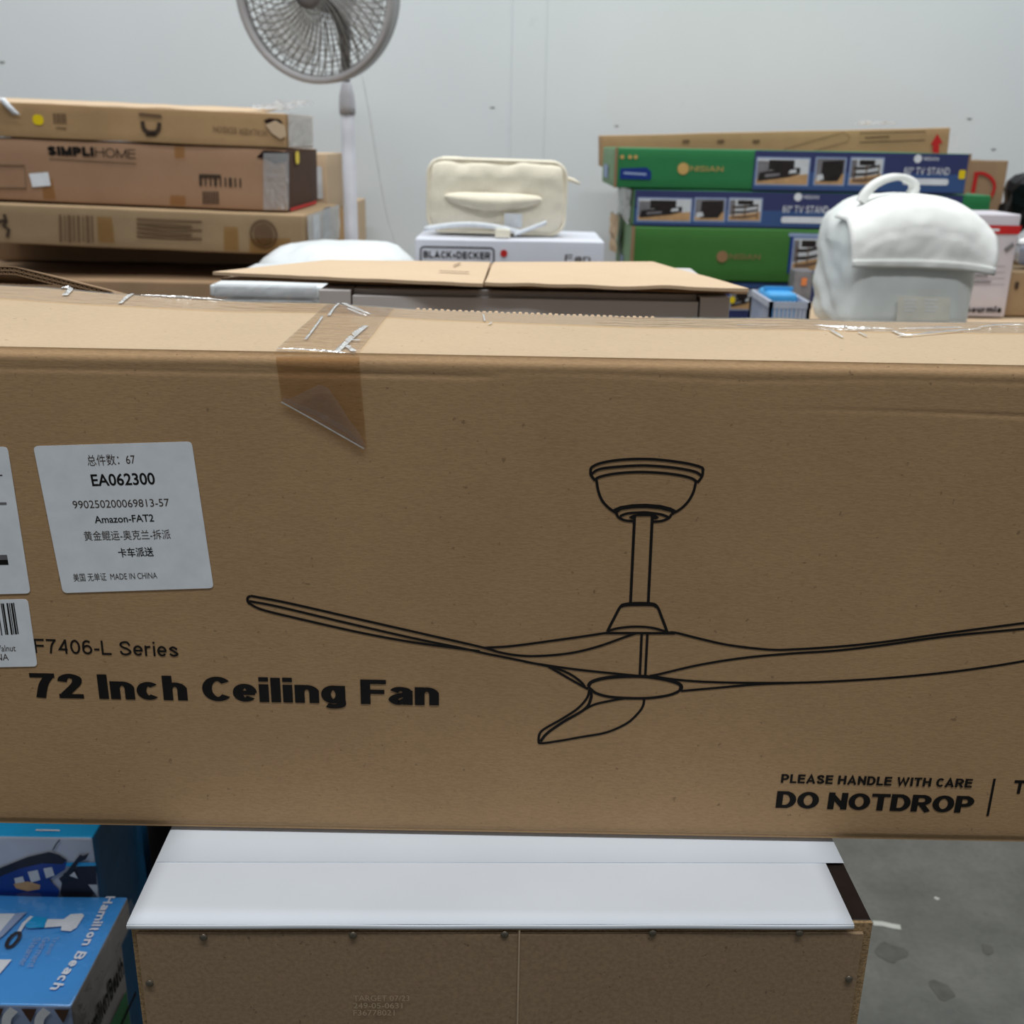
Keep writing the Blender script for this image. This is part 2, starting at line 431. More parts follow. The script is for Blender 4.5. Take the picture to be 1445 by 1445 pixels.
def pen(face, name, body, p0, p1, top, weight=.12, mat='ink', n=.00028, uv=False, space=.14, italic=0.0, upright=True, parent=None, contrast=1.0):
    """lettering drawn with a pen; p0/p1 baseline ends, top = cap height above p0"""
    hw = weight/2; hy = hw*contrast; x = 0; raw = []
    for ch in body:
        wd, S = glyph(ch, hw, hy)
        for pts, sq in S: raw.append(([Vector((a+x, b)) for a, b in pts], sq))
        x += wd+space-(.07 if ch == 'C' else 0)
    tot = x-space
    if not uv: p0, p1, top = face.px(*p0), face.px(*p1), face.px(*top)
    p0 = Vector(p0); p1 = Vector(p1); a = (p1-p0)/tot; h = Vector(top)-p0
    if upright:
        pr = Vector((-a.y, a.x)).normalized(); h = pr*h.dot(pr)
    hh = h+(p1-p0).normalized()*italic*h.length
    def mp(q): r_ = p0+a*q.x+hh*q.y; return face.pt(r_.x, r_.y, n+lay*6e-6)
    mb = MB(); lay = 0
    for pts, sq in raw:
        lay += 1; q = list(pts)
        if sq and len(q) > 1:
            e0 = (q[0]-q[1]).normalized(); e1 = (q[-1]-q[-2]).normalized(); q[0] = q[0]+Vector((e0.x*hw, e0.y*hy)); q[-1] = q[-1]+Vector((e1.x*hw, e1.y*hy))
        closed = (q[0]-q[-1]).length < 1e-6
        if closed: q = q[:-1]
        L = len(q); off = []
        for k in range(L):
            d0 = (q[k]-q[k-1]) if (k > 0 or closed) else (q[1]-q[0])
            d1 = (q[(k+1) % L]-q[k]) if (k < L-1 or closed) else (q[-1]-q[-2])
            d0 = d0.normalized(); d1 = d1.normalized(); t = (d0+d1)
            if t.length < 1e-4: t = d1
            t.normalize(); pr = Vector((-t.y, t.x)); c_ = max(.42, abs(pr.dot(Vector((-d1.y, d1.x)))))
            o_ = Vector((pr.x*hw, pr.y*hy))/c_; off.append((q[k]+o_, q[k]-o_))
        for k in range(L if closed else L-1):
            A_, B_ = off[k]; C_, D_ = off[(k+1) % L]
            mb.poly([mp(B_), mp(D_), mp(C_), mp(A_)])
    return mb.build(name, mat, parent or face.root)

# ------------------------------------------------------------------ materials
card('kraft', (186, 151, 112), blotch=.10, fibre=.16, fs=240, stretch=(1, 1, 4))
card('kraft_flap', (184, 161, 132), blotch=.06, fibre=.10, fs=240, stretch=(1, 3, 3))
card('kraft_olive', (168, 142, 110), blotch=.14)
card('kraft_pink', (172, 136, 108), blotch=.10)
card('kraft_warm', (182, 148, 108), blotch=.12)
card('kraft_dull', (156, 127, 98), blotch=.16)
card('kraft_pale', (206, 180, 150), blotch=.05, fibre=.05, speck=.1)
card('hardboard', (158, 133, 106), blotch=.06, fibre=.22, speck=.4, fs=330, stretch=(1, 1, 1))
card('particleboard', (176, 146, 108), blotch=.2, fibre=.45, fs=500, stretch=(1, 1, 1), bump=.5)
card('brown_dark', (84, 60, 48), blotch=.12)  # dark brown board; also carries painted shade inside open cartons
card('green_print', (48, 126, 76), blotch=.06, fibre=.05, speck=.1, rough=.45)
card('green_bright', (66, 120, 56), blotch=.1, fibre=.05, speck=.1, rough=.45)
card('green_pale', (122, 156, 116), blotch=.12, fibre=.05, speck=.1, rough=.6)
card('navy_print', (58, 64, 108), blotch=.06, fibre=.04, speck=.1, rough=.4)
card('blue_print', (62, 90, 140), blotch=.08, fibre=.04, speck=.1, rough=.4)
plain('ink', (26, 23, 22), .75, .2, var=.15, scale=120)
plain('ink_soft', (70, 56, 46), .8, .2)
plain('ink_faint', (112, 88, 66), .8, .2)
plain('ink_gold', (196, 160, 96), .6, .3)
plain('ink_goldfaint', (150, 116, 82), .7, .3)
plain('ink_navy', (22, 50, 128), .5, .3)
plain('ink_light', (226, 230, 236), .6, .3)
plain('ink_lightblue', (150, 168, 202), .6, .3)
plain('ink_red', (196, 40, 40), .6, .3)
plain('ink_emboss', (186, 164, 138), .7, .3)
plain('paper_white', (236, 241, 247), .7, .3, var=.05, scale=60)
plain('card_white', (230, 235, 243), .62, .3, var=.025, scale=9)
plain('box_white', (214, 216, 226), .5, .4, var=.03, scale=12)
plain('box_mauve', (206, 200, 208), .5, .4, var=.03, scale=12)
plain('sticker_yellow', (236, 206, 20), .5, .4)
plain('laminate_dark', (34, 26, 24), .4, .4, var=.2, scale=60)
plain('pin_metal', (120, 112, 100), .35, .5, metal=.8)
plain('grey_plastic', (172, 170, 172), .42, .5, var=.03)
plain('grey_plastic_dark', (112, 110, 114), .45, .5, var=.04)
plain('fan_white', (206, 206, 214), .4, .5, var=.03)
film('blade_pale', (.93, .93, .93), gloss=.05, rough=.3, haze=.22, hazecol=(.85, .85, .85), bump=.05)
plain('fan_wire', (128, 126, 122), .4, .5, var=.05)
plain('cabinet_white', (196, 190, 188), .5, .4, var=.03, scale=10)
plain('groove_dark', (60, 46, 40), .7, .2)
plain('hole_shade', (44, 30, 28), .9, .1)  # flat dark colour imitating the shade inside torn holes
plain('cream_cloth', (236, 228, 208), .9, .2, var=.05, scale=40, bump=.25, bscale=260)
plain('white_cloth', (244, 245, 242), .85, .25, var=.03, scale=20, bump=.12, bscale=500)
plain('white_cloth_sheer', (222, 226, 224), .8, .25, var=.04, scale=12, bump=.1, bscale=500)
plain('white_plastic', (226, 230, 232), .35, .5, var=.05, scale=14, bump=.2, bscale=30)
plain('black_plastic', (18, 19, 24), .3, .5, var=.3, scale=20)
plain('pale_label', (222, 218, 206), .7, .3)
plain('cord_white', (222, 226, 226), .5, .4)
plain('photo_dark', (34, 28, 28), .4, .4, var=.4, scale=60)
plain('photo_grey', (120, 118, 122), .4, .4, var=.2, scale=50)
plain('photo_pale', (206, 210, 214), .4, .4, var=.08, scale=50)
plain('photo_wood', (190, 152, 108), .4, .4, var=.15, scale=40)
plain('photo_brown', (104, 82, 68), .4, .4, var=.3, scale=60)
plain('steam_blue', (70, 156, 230), .22, .5, var=.06, scale=12, coat=.5)
plain('cyan_print', (24, 164, 226), .3, .5, var=.05, coat=.3)
plain('iron_blue', (22, 58, 140), .3, .5, var=.25, scale=25)
plain('iron_dark', (34, 34, 44), .4, .4, var=.2, scale=40)
plain('iron_box_white', (186, 192, 206), .4, .5, var=.05)
plain('teal_side', (24, 92, 136), .5, .4, var=.15)
plain('grey_side', (142, 138, 134), .5, .3, var=.12)
plain('green_side', (40, 104, 62), .5, .3, var=.2)
plain('orange_plastic', (224, 134, 78), .5, .4)
plain('skyblue_plastic', (70, 160, 220), .4, .4)
plain('basket_white', (190, 194, 208), .5, .4)
film('tape_clear', (.90, .82, .71), gloss=.045, rough=.12, bump=.35, bs=40)
film('tape_top', (.93, .86, .76), gloss=.045, rough=.16, bump=.4, bs=45, stretch=(1, 3, 1))
film('tape_fold', (.92, .88, .84), gloss=.07, rough=.15, haze=.07, hazecol=(.75, .72, .70), bump=.3, bs=60)
film('tape_glint', (.95, .95, .95), gloss=.42, rough=.18, haze=.6, hazecol=(1, 1, 1), bump=.4, bs=120)  # white haze in the colour stands in for glints on wrinkled tape
film('tape_brown', (.92, .82, .64), gloss=.03, rough=.2, bump=.3, bs=40)
film('shrink_film', (.96, .96, .97), gloss=.10, rough=.08, bump=.9, bs=35)
film('wrap_film', (.92, .93, .95), gloss=.2, rough=.2, haze=.28, hazecol=(.95, .96, .97), bump=.8, bs=25)

# wall paint: cool white, faint streaks and scuffs
def wall_mat():
    m, nt, b = base_mat('wall_paint')
    v = coords(nt); v2 = coords(nt, (1, 1, 1))
    _, r = noise_ramp(nt, v2, 1.2, 4, lin((224, 229, 231)), lin((228, 233, 235)), .35, .65)
    _, r2 = noise_ramp(nt, v, 9, 3, (.86, .87, .86, 1), (1, 1, 1, 1), .2, .3)
    nt.links.new(mul(nt, r.outputs[0], r2.outputs[0], .6), b.inputs['Base Color'])
    b.inputs['Roughness'].default_value = .7; b.inputs['Specular IOR Level'].default_value = .25
    n2 = N(nt, 'ShaderNodeTexNoise'); n2.inputs['Scale'].default_value = 60; nt.links.new(v, n2.inputs['Vector'])
    bp = N(nt, 'ShaderNodeBump'); bp.inputs['Strength'].default_value = .06; nt.links.new(n2.outputs[0], bp.inputs['Height'])
    nt.links.new(bp.outputs[0], b.inputs['Normal'])
wall_mat()
def floor_mat():
    m, nt, b = base_mat('concrete')
    v = coords(nt)
    _, r = noise_ramp(nt, v, 4.5, 8, lin((74, 75, 71)), lin((106, 106, 101)), .3, .72, .65)
    _, r2 = noise_ramp(nt, v, 26, 3, (.72, .70, .68, 1), (1, 1, 1, 1), .22, .3)
    _, r3 = noise_ramp(nt, v, 90, 2, (.88, .88, .88, 1), (1.0, 1.0, 1.0, 1), .3, .6)
    o = mul(nt, mul(nt, r.outputs[0], r2.outputs[0], .8), r3.outputs[0])
    nt.links.new(o, b.inputs['Base Color'])
    b.inputs['Roughness'].default_value = .5; b.inputs['Specular IOR Level'].default_value = .35
floor_mat()
plain('scuff', (172, 172, 166), .7, .2); plain('scuff_wall', (140, 142, 140), .7, .2); plain('stain', (80, 79, 75), .6, .2, var=.2)

# ------------------------------------------------------------------ the setting
tag(MB().box((-6, -5, -.2), (6, 4.7, 0)).build('floor', 'concrete'), 'grey stained concrete warehouse floor', kind='structure')
YW = 4.3
tag(MB().box((-6, YW, 0), (6, YW+.4, 5.0)).build('wall_back', 'wall_paint'), 'plain cool white painted warehouse wall', kind='structure')
a = P(722, 100, Y=YW).x; b = P(770, 100, Y=YW).x
tr = MB().box((a, YW-.006, 0), (b, YW+.001, 5.0)).build('trim_1', 'wall_paint'); tag(tr, 'flat white vertical strip on the back wall', kind='structure')
bv = tr.modifiers.new('bevel', 'BEVEL'); bv.width = .003; bv.segments = 2
wl = bpy.data.objects['wall_back']
FW = Face(wl, (0, YW, 0), (1, 0, 0), (0, 0, 1), (0, -1, 0))
for (px, py, r_) in ((1368, 168, 2.6), (1402, 211, 2.6), (3, 88, 3), (870, 178, 2), (695, 152, 2.5)):
    c = FW.px(px, py); s = r_/340
    patch(FW, 'scuff_mark', [(c[0]+s*(1+.4*math.sin(3*t))*math.cos(t)*1.3, c[1]+s*.5*math.sin(t)) for t in [k*.7 for k in range(9)]], 'scuff_wall', .001)
fl_ = bpy.data.objects['floor']
FF = Face(fl_, (0, 0, 0), (1, 0, 0), (0, 1, 0), (0, 0, 1))
mb = MB(); stroke(mb, FF, FF.px_many([(1232, 1303), (1245, 1304), (1258, 1307), (1271, 1309)]), .012, .0008); mb.build('scratch', 'scuff', fl_)
for px, py, r_ in ((1258, 1344, .022), (1394, 1340, .012), (1330, 1398, .02), (1322, 1268, .004)):
    c = FF.px(px, py)
    patch(FF, 'stain_mark', [(c[0]+r_*(1+.3*math.sin(2*t+px))*math.cos(t), c[1]+r_*(1+.25*math.cos(3*t))*math.sin(t)) for t in [k*.45 for k in range(14)]], 'stain' if r_ > .011 else 'scuff', .0006)

# ------------------------------------------------------------------ low cabinet that carries the long carton
ZB = CAM.z-.465            # underside of the long carton
FY = .633                  # its front
CY = .545
zc = ZB
xl = P(174, 1308, Y=CY).x; xr = P(1230, 1300, Y=CY).x
CD = .42
cab = thing('low_cabinet', 'low cabinet with brown hardboard back and white sheet under the long carton', 'cabinet', ((xl+xr)/2, CY+CD/2+.004, 0), (0, 0, math.radians(1.5)))
w = xr-xl; T = .016; zt = zc-.0015
def cb(name, lo, hi, mat, bev=.0008):
    o = MB().box(lo, hi).build(name, mat, cab)
    if bev:
        md = o.modifiers.new('bevel', 'BEVEL'); md.width = bev; md.segments = 2
    return o
cb('side_panel', (w/2-T, -CD/2+.003, 0), (w/2, CD/2, zt-.0185), 'laminate_dark')
cb('side_panel', (-w/2, -CD/2+.003, 0), (-w/2+T, CD/2, zt-.0185), 'laminate_dark')
cb('top_panel', (-w/2, -CD/2+.003, zt-.018), (w/2, CD/2, zt), 'laminate_dark')
cb('bottom_panel', (-w/2+T+.001, -CD/2+.003, .04), (w/2-T-.001, CD/2, .058), 'laminate_dark')
# raw particleboard edges of the top panel that face the camera
cb('raw_edge', (-w/2, -CD/2+.0005, zt-.018), (w/2, -CD/2+.003, zt-.0003), 'particleboard', 0)
for s in (-1, 1):
    cb('raw_edge', (s*(w/2)-(T if s > 0 else 0), -CD/2+.0005, .0), (s*(w/2)+(0 if s > 0 else T), -CD/2+.003, zt-.0185), 'particleboard', 0)
# hardboard back, facing the camera; it narrows a little below the top
hb = MB()
inl, inr = .004, .006
hb.grid(lambda u, v: (-w/2+inl+(w-inl-inr)*u, -CD/2-.0026+.0004*math.sin(u*9), .03+(zt-.0065-.03)*v), 24, 8)
hbo = hb.build('back_panel', 'hardboard', cab); solidify(hbo, .0026, -1)
FH = Face(cab, (-w/2, -CD/2-.0032, 0), (1, 0, 0), (0, 0, 1), (0, -1, 0))
for px, py in ((287, 1323), (498, 1320), (712, 1319), (921, 1317), (1128, 1317), (211, 1388), (1198, 1382)):
    u, v = FH.px(px, py); p = FH.pt(u, v, 0)
    mbp = MB()
    n_ = 12
    for k, (r_, y_) in enumerate(((.0024, 0), (.0021, -.0006), (.0012, -.001))):
        pass
    prof = ((.0026, 0), (.0022, .0006), (.0013, .001), (.0002, .0011))
    i0 = 0
    for r_, y_ in prof:
        for q in range(n_):
            t = 2*math.pi*q/n_; mbp.v.append((p.x+r_*math.cos(t), p.y-y_, p.z+r_*math.sin(t)))
    for k in range(3):
        for q in range(n_):
            mbp.f.append((k*n_+q, k*n_+(q+1) % n_, (k+1)*n_+(q+1) % n_, (k+1)*n_+q)); mbp.mi.append(0)
    mbp.build('panel_pin', 'pin_metal', cab, smooth=True)
mb = MB(); stroke(mb, FH, [FH.px(733, 1312), (FH.px(733, 1440)[0], .06)], .0011, .0004); mb.build('score_line', 'ink_emboss', cab)
for k, (s_, y_, xe) in enumerate((('TARGET 07/23', 1411.5, 578), ('249-05-0631', 1422, 568), ('F36778021', 1432, 557))):
    text(FH, 'stamp_lettering', s_, (499, y_), (xe, y_), (498.5, y_-7.5), 'ink_emboss', n=.0005, upright=True)
# white card lying on top, with a raised front lip, a second layer at the back and a cut corner that bares the dark panel
FT = Face(cab, (0, 0, zt), (1, 0, 0), (0, 1, 0), (0, 0, 1))
ux0 = -w/2-.001; ux1 = FT.px(1201, 1300)[0]; uf = -CD/2-.003
ub = FT.px(1166, 1222); ub2 = FT.px(1196, 1222)[0]
mb = MB()
def sheet(u, v):
    x = ux0+(ux1-ux0)*u; y = uf+(CD-.01)*v
    z = .0012+.0003*noise.noise(Vector((x*9, y*14, 0)))*(1-min(1, v*6))
    return FT.pt(x, y, max(.0009, z))
mb.grid(sheet, 40, 30)
o = mb.build('white_sheet', 'card_white', cab, smooth=True); solidify(o, .0009, 1)
mb = MB()
mb.grid(lambda u, v: FT.pt(ux0+.001+(w-.001)*u, ub[1]+(CD/2-ub[1]-.004)*v, .0024), 20, 6)
o = mb.build('white_sheet', 'card_white', cab, smooth=True); solidify(o, .0002, 1)
lip = MB()
lip.grid(lambda u, v: FT.pt(ux0+(ux1-ux0)*u, uf-.0003-.0003*math.sin(v*3.1), -.0012+.0007*noise.noise(Vector((u*6, 2, 0)))+v*.0030), 40, 4)
o = lip.build('sheet_lip', 'card_white', cab, smooth=True); solidify(o, .0006, 1)

# ------------------------------------------------------------------ the long ceiling-fan carton in front
BX0, BX1 = -.43, .60
BZ1 = CAM.z + (P(722, 504, Y=FY).z-CAM.z)
BH = BZ1-ZB; BD = .203
fan = thing('long_carton', 'long brown corrugated carton printed with a large line drawing of a ceiling fan', 'box', ((BX0+BX1)/2, FY+BD/2, ZB+.005))
bw = BX1-BX0; BH -= .005
def wx(x): return x-(BX0+BX1)/2      # world x to local
FB = Face(fan, (-bw/2, -BD/2, 0), (1, 0, 0), (0, 0, 1), (0, -1, 0))
def front_off(x, z):
    """how far the front board stands behind its plane: crushed upper edge, folds, soft waves"""
    t = (BH-z)
    y = .0001*noise.noise(Vector((x*12, z*18, 1)))
    e = .0042*math.exp(-(t/.0035)**2)                      # rounded upper edge
    e += .0006*math.exp(-((t-.010-.003*noise.noise(Vector((x*9, 5, 0))))/.0016)**2)*(.5+.7*noise.noise(Vector((x*5, 9, 0))))
    tr_ = .028+.004*noise.noise(Vector((x*4, 1, 7)))
    if x > .05: e += .0005*math.exp(-((t-tr_-.003)/.0012)**2)*min(1, (x-.05)*6)
    if x < -.1: e += .0005*math.exp(-((t-.0125)/.0014)**2)
    e += .003*math.exp(-(z/.0022)**2)                       # lower edge
    return max(-.0001, y+e)
mb = MB()
zs = [0, .0008, .0016, .003, .006, .012]+[.02+(BH-.08-.02)*k/14 for k in range(15)]+[BH-.075+.00118*k for k in range(1, 64)]
zs = [z for z in zs if z < BH-.0002]+[BH]
nx = 150
i0 = 0
for k in range(nx+1):
    x = -bw/2+bw*k/nx
    for z in zs: mb.v.append((x, -BD/2+front_off(x, z), z))
nz = len(zs)
for k in range(nx):
    for j in range(nz-1):
        q = k*nz+j; mb.f.append((q, q+nz, q+nz+1, q+1)); mb.mi.append(0)
mb.build('front_panel', 'kraft', fan, smooth=True)
mb = MB()
mb.box((-bw/2, -BD/2+.003, .0005), (-bw/2+.004, BD/2, BH-.004)).box((bw/2-.004, -BD/2+.003, .0005), (bw/2, BD/2, BH-.004))
mb.box((-bw/2, BD/2-.004, .0005), (bw/2, BD/2, BH-.006))
mb.build('side_walls', 'kraft', fan)
mb = MB().box((-bw/2, -BD/2+.001, .0), (bw/2, BD/2, .004)); mb.build('bottom_flap', 'kraft', fan)
# top flap: rises and falls along its rear edge as the lid bulges
seam = [(0, 403), (60, 406), (150, 414), (250, 421), (350, 426.5), (460, 428), (540, 434), (620, 438.5), (760, 444), (900, 448.5), (1000, 449.5), (1100, 449), (1200, 453.5), (1330, 455), (1445, 456)]
sw = [P(x, y, Y=FY+BD) for x, y in seam]
def seam_z(x):
    if x <= sw[0].x: return sw[0].z
    for p, q in zip(sw, sw[1:]):
        if x <= q.x: return p.z+(q.z-p.z)*(x-p.x)/(q.x-p.x)
    return sw[-1].z
def top_pt(x, v, lift=0):
    zf = BH-.0009; zb = seam_z(x+(BX0+BX1)/2)-fan.location.z
    y = -BD/2+.0032+(BD-.0032)*v
    s = v*v*(3-2*v)*.5+v*.5
    z = zf+(zb-zf)*s + .0006*noise.noise(Vector((x*14, v*3, 3)))*math.sin(math.pi*v)
    z -= .0012*max(0, 1-v*30)
    return Vector((x, y, z+lift))
mb = MB(); mb.grid(lambda u, v: top_pt(-bw/2+bw*u, v), 120, 24)
o = mb.build('top_flap', 'kraft_flap', fan, smooth=True); solidify(o, .003, -1)
# torn fluting along the rear edge of the flap
mb = MB()
x = wx(P(590, 438, Y=FY+BD).x); xe = wx(P(925, 449, Y=FY+BD).x)
while x < xe:
    p = top_pt(x, 1); hgt = .0010+.0006*random.random()
    mb.poly([(p.x-.0022, p.y, p.z-.002), (p.x+.0022, p.y, p.z-.002), (p.x+.0010, p.y+.0004, p.z+hgt), (p.x-.0010, p.y+.0004, p.z+hgt)])
    mb.poly([(p.x-.0022, p.y-.003, p.z-.0005), (p.x+.0022, p.y-.003, p.z-.0005), (p.x+.0010, p.y+.0004, p.z+hgt), (p.x-.0010, p.y+.0004, p.z+hgt)])
    x += .0047
o = mb.build('torn_fluting', 'kraft_pale', fan); o['kind'] = 'stuff'
# clear tape: along the seam, then the strip that comes over the front
def tape_w(x):   # share of the flap depth that the seam tape covers
    return .72+.03*math.sin(x*7)
mb = MB()
mb.grid(lambda u, v: top_pt(-bw/2+.01+(bw-.02)*u, tape_w(u*bw)+(1.0-tape_w(u*bw))*v, .0008+.0006*abs(noise.noise(Vector((u*60, v*4, 2))))), 200, 8)
mb.build('seam_tape', 'tape_top', fan, smooth=True)
TPX = lambda x, y: (lambda p: Vector((p.x-fan.location.x, p.y-fan.location.y, p.z-fan.location.z)))(P(x, y, Z=fan.location.z+BH))
tl = TPX(389.6, 493.5).x; trr = TPX(506.6, 497.5).x
mb = MB()
mb.grid(lambda u, v: top_pt(tl+(trr-tl)*u+.0*v, v*.985, .0012+.0005*abs(noise.noise(Vector((u*9, v*6, 8))))), 24, 24)
mb.build('cross_tape', 'tape_top', fan, smooth=True)
tp = FB.px_many([(388.8, 503), (398.3, 566.5), (518, 633), (506.5, 503)])
mb = MB()
def strip(u, v):
    a_ = Vector(tp[0]).lerp(Vector(tp[1]), v); b_ = Vector(tp[3]).lerp(Vector(tp[2]), v)
    q = a_.lerp(b_, u); x_ = q.x-bw/2
    n_ = -front_off(x_, min(q.y, BH-.001))*.8+.0006
    if v > .8: n_ += (v-.8)*.004
    return FB.pt(q.x, q.y, n_)
mb.grid(strip, 12, 30); mb.build('front_tape', 'tape_clear', fan, smooth=True)
fold = FB.px_many([(398, 562), (412, 561), (440, 546.5), (452, 541.5), (464, 547), (478, 566), (492, 589), (506, 608), (515.5, 625), (517.5, 634)])
mb = MB(); mb.poly([FB.pt(u, v, .0019) for u, v in fold]); mb.build('folded_tape_corner', 'tape_fold', fan)
mb = MB()
stroke(mb, FB, FB.px_many([(398, 566), (420, 578), (452, 596), (485, 615), (514, 631.5)]), .0009, .0022)
mb.build('tape_fold_edge', 'tape_glint', fan)
mb = MB()
stroke(mb, FB, FB.px_many([(400, 563), (420, 571), (455, 586), (490, 607), (512, 626)]), .0032, .0021)
mb.build('tape_fold_edge', 'tape_fold', fan)
# crinkles standing up in the clear tape
def crinkle(pts, wd, hgt, mat='tape_glint'):
    mb = MB(); q = []
    for (x_, y_) in pts:
        p = TPX(x_, y_); u_ = p.x; v_ = (p.y+BD/2-.0032)/(BD-.0032)
        q.append(top_pt(u_, max(0, min(1, v_)), .0014))
    q = smooth_pts(q, 5)
    L = len(q)
    for k in range(L-1):
        s0 = math.sin(math.pi*k/(L-1))**.6*hgt*(.7+.6*random.random()); s1 = math.sin(math.pi*(k+1)/(L-1))**.6*hgt*(.7+.6*random.random())
        t = (q[k+1]-q[k]); t.normalize(); sd_ = Vector((-t.y, t.x, 0))*wd
        mb.poly([q[k]-sd_, q[k+1]-sd_, q[k+1]+Vector((0, 0, s1)), q[k]+Vector((0, 0, s0))])
        mb.poly([q[k]+Vector((0, 0, s0)), q[k+1]+Vector((0, 0, s1)), q[k+1]+sd_, q[k]+sd_])
    return mb.build('tape_crinkle', mat, fan, smooth=True)
for pts, wd, hgt in [
    ([(93, 430), (102, 422), (115, 413)], .0022, .0018), ([(170, 436), (178, 430), (188, 424)], .0015, .0014), ([(12, 408), (20, 406)], .002, .0014),
    ([(200, 425), (260, 426), (320, 427.5)], .0008, .0012), ([(475, 496), (490, 482), (505, 468), (516, 459)], .0022, .002), ([(488, 488), (495, 492), (499, 496)], .0018, .0014), ([(497, 480), (508, 480)], .0018, .0012),
    ([(391, 492.5), (430, 494.5), (470, 496.5), (500, 498)], .0008, .0008), ([(484, 429), (500, 436), (523, 443)], .0012, .0014), ([(490, 436), (505, 442), (517, 445)], .0009, .0012),
    ([(431, 480), (445, 462), (455, 448)], .0009, .0008), ([(464, 447), (470, 438), (478, 430)], .0011, .0009),
    ([(1172, 460), (1180, 466), (1190, 472)], .0008, .001), ([(1212, 463), (1224, 470)], .0008, .001), ([(1267, 469), (1300, 466), (1340, 462), (1385, 457)], .0009, .0012),
    ([(1150, 452.5), (1185, 456), (1215, 457), (1260, 457)], .0010, .0014), ([(1195, 459.5), (1225, 458)], .001, .001), ([(1260, 460), (1275, 467), (1288, 468)], .0012, .001), ([(1270, 457), (1320, 456.5), (1360, 455)], .0008, .0012),
    ([(1380, 455), (1415, 452), (1445, 452)], .0008, .001), ([(1040, 452), (1100, 453)], .0007, .0008), ([(682, 438), (684, 448)], .0006, .0006), ([(690, 453), (694, 450)], .0007, .0006)]:
    crinkle(pts, wd, hgt)

# stickers
def rr_corner(pts, r=.003):
    out = []; L = len(pts)
    for k in range(L):
        p = Vector(pts[k]); a_ = (Vector(pts[k-1])-p).normalized(); b_ = (Vector(pts[(k+1) % L])-p).normalized()
        for j in range(5):
            t = j/4; out.append(((p+a_*r)*(1-t)**2+p*2*t*(1-t)+(p+b_*r)*t*t)[:])
    return out
lab = FB.px_many([(89.2, 836.5), (301.8, 829.5), (270.6, 622.8), (47.2, 629.3)])
patch(FB, 'shipping_label', rr_corner(lab), 'paper_white', .0003, thick=.00018)
lab2 = FB.px_many([(-200, 843), (43.5, 837), (11, 630), (-250, 637)])
patch(FB, 'barcode_label', rr_corner(lab2), 'paper_white', .0003, thick=.00018)
lab3 = FB.px_many([(-150, 944), (53.3, 940), (39.6, 845), (-170, 849)])
patch(FB, 'barcode_label', rr_corner(lab3), 'paper_white', .0003, thick=.00018)
def ltext(body, x0, y0, x1, y1, yt, bold=0, mat='ink', lean=.19):
    text(FB, 'label_lettering', body, (x0, y0), (x1, y1), (x0-lean*(y0-yt), yt), mat, bold=bold, n=.00058)
ltext('总件数：67', 124.6, 656, 192, 653.6, 644.5, 0, 'ink_soft')
ltext('EA062300', 130.8, 685.2, 220, 682.7, 669.5, .018)
ltext('990250200069813-57', 104.2, 717.1, 239.8, 713.9, 706.5, 0, 'ink_soft')
ltext('Amazon-FAT2', 134.6, 737.8, 218, 735.3, 728, .012)
ltext('黄金鲲运-奥克兰-拆派', 120.1, 761.5, 241.7, 759, 751.5, 0, 'ink_soft')
ltext('卡车派送', 168.2, 785, 217.6, 783.2, 775.5, .012)
ltext('美国 无单证  MADE IN CHINA', 104.7, 819.3, 222.6, 815.6, 811, 0, 'ink_soft')
mb = MB()
for x0, w_, lo_, hi_ in ((-9, 3, 852, 896), (-4, 1.4, 852, 896), (1.5, 1.5, 851, 895), (3.6, 2.4, 851, 895), (9.5, 2.4, 850.5, 895), (13, 1.2, 850.5, 894.5), (15.5, 2.6, 850.5, 894.5), (18.8, 1.6, 850, 894)):
    L_ = .15*(hi_-lo_)
    mb.poly([FB.pt(*FB.px(*p), .0006) for p in ((x0+L_, hi_), (x0+w_+L_, hi_), (x0+w_, lo_), (x0, lo_))])
mb.build('barcode', 'ink', fan)
ltext('Walnut', -8, 919, 23, 918.3, 910.3, 0, 'ink_soft', .14)
ltext('CHINA', -25, 932, 13, 931, 923, 0, 'ink_soft', .14)
for q, m_ in (([(-30, 672), (4, 671), (3.6, 669.5), (-30, 670.5)], 'ink'), ([(-60, 797.5), (12.7, 796.5), (11.5, 789.5), (-60, 790.5)], 'ink'),
              ([(-60, 790.5), (11.5, 789.5), (10.3, 782.5), (-60, 783.5)], 'photo_grey'), ([(-40, 712.5), (10, 711.8), (9.6, 708.4), (-40, 709)], 'photo_grey')):
    mb = MB(); mb.poly([FB.pt(*FB.px(*p), .0006) for p in q]); mb.build('label_bar', m_, fan)

# printed lettering
pen(FB, 'printed_lettering', 'F7406-L Series', (50, 921), (252.5, 926.5), (49, 901), .135)
pen(FB, 'printed_lettering', '72 Inch Ceiling Fan', (46, 984), (619.5, 995), (45, 949.5), .265, space=.06, contrast=.66)
pen(FB, 'printed_lettering', 'PLEASE HANDLE WITH CARE', (1101.5, 1104.3), (1370.5, 1111), (1102, 1092), .25, space=.11, contrast=.8)
pen(FB, 'printed_lettering', 'DO NOTDROP', (1094, 1139.6), (1371.5, 1146.8), (1096, 1116), .275, space=.05, contrast=.68)
pen(FB, 'printed_lettering', 'TH', (1428, 1119.5), (1466, 1120.5), (1429, 1100.5), .21)
pen(FB, 'printed_lettering', 'Y', (1441, 1149.5), (1460, 1150), (1443, 1130.5), .21)
mb = MB(); stroke(mb, FB, FB.px_many([(1403.4, 1098.5), (1393.3, 1151.2)]), .0017, .0003); mb.build('printed_bar', 'ink', fan)

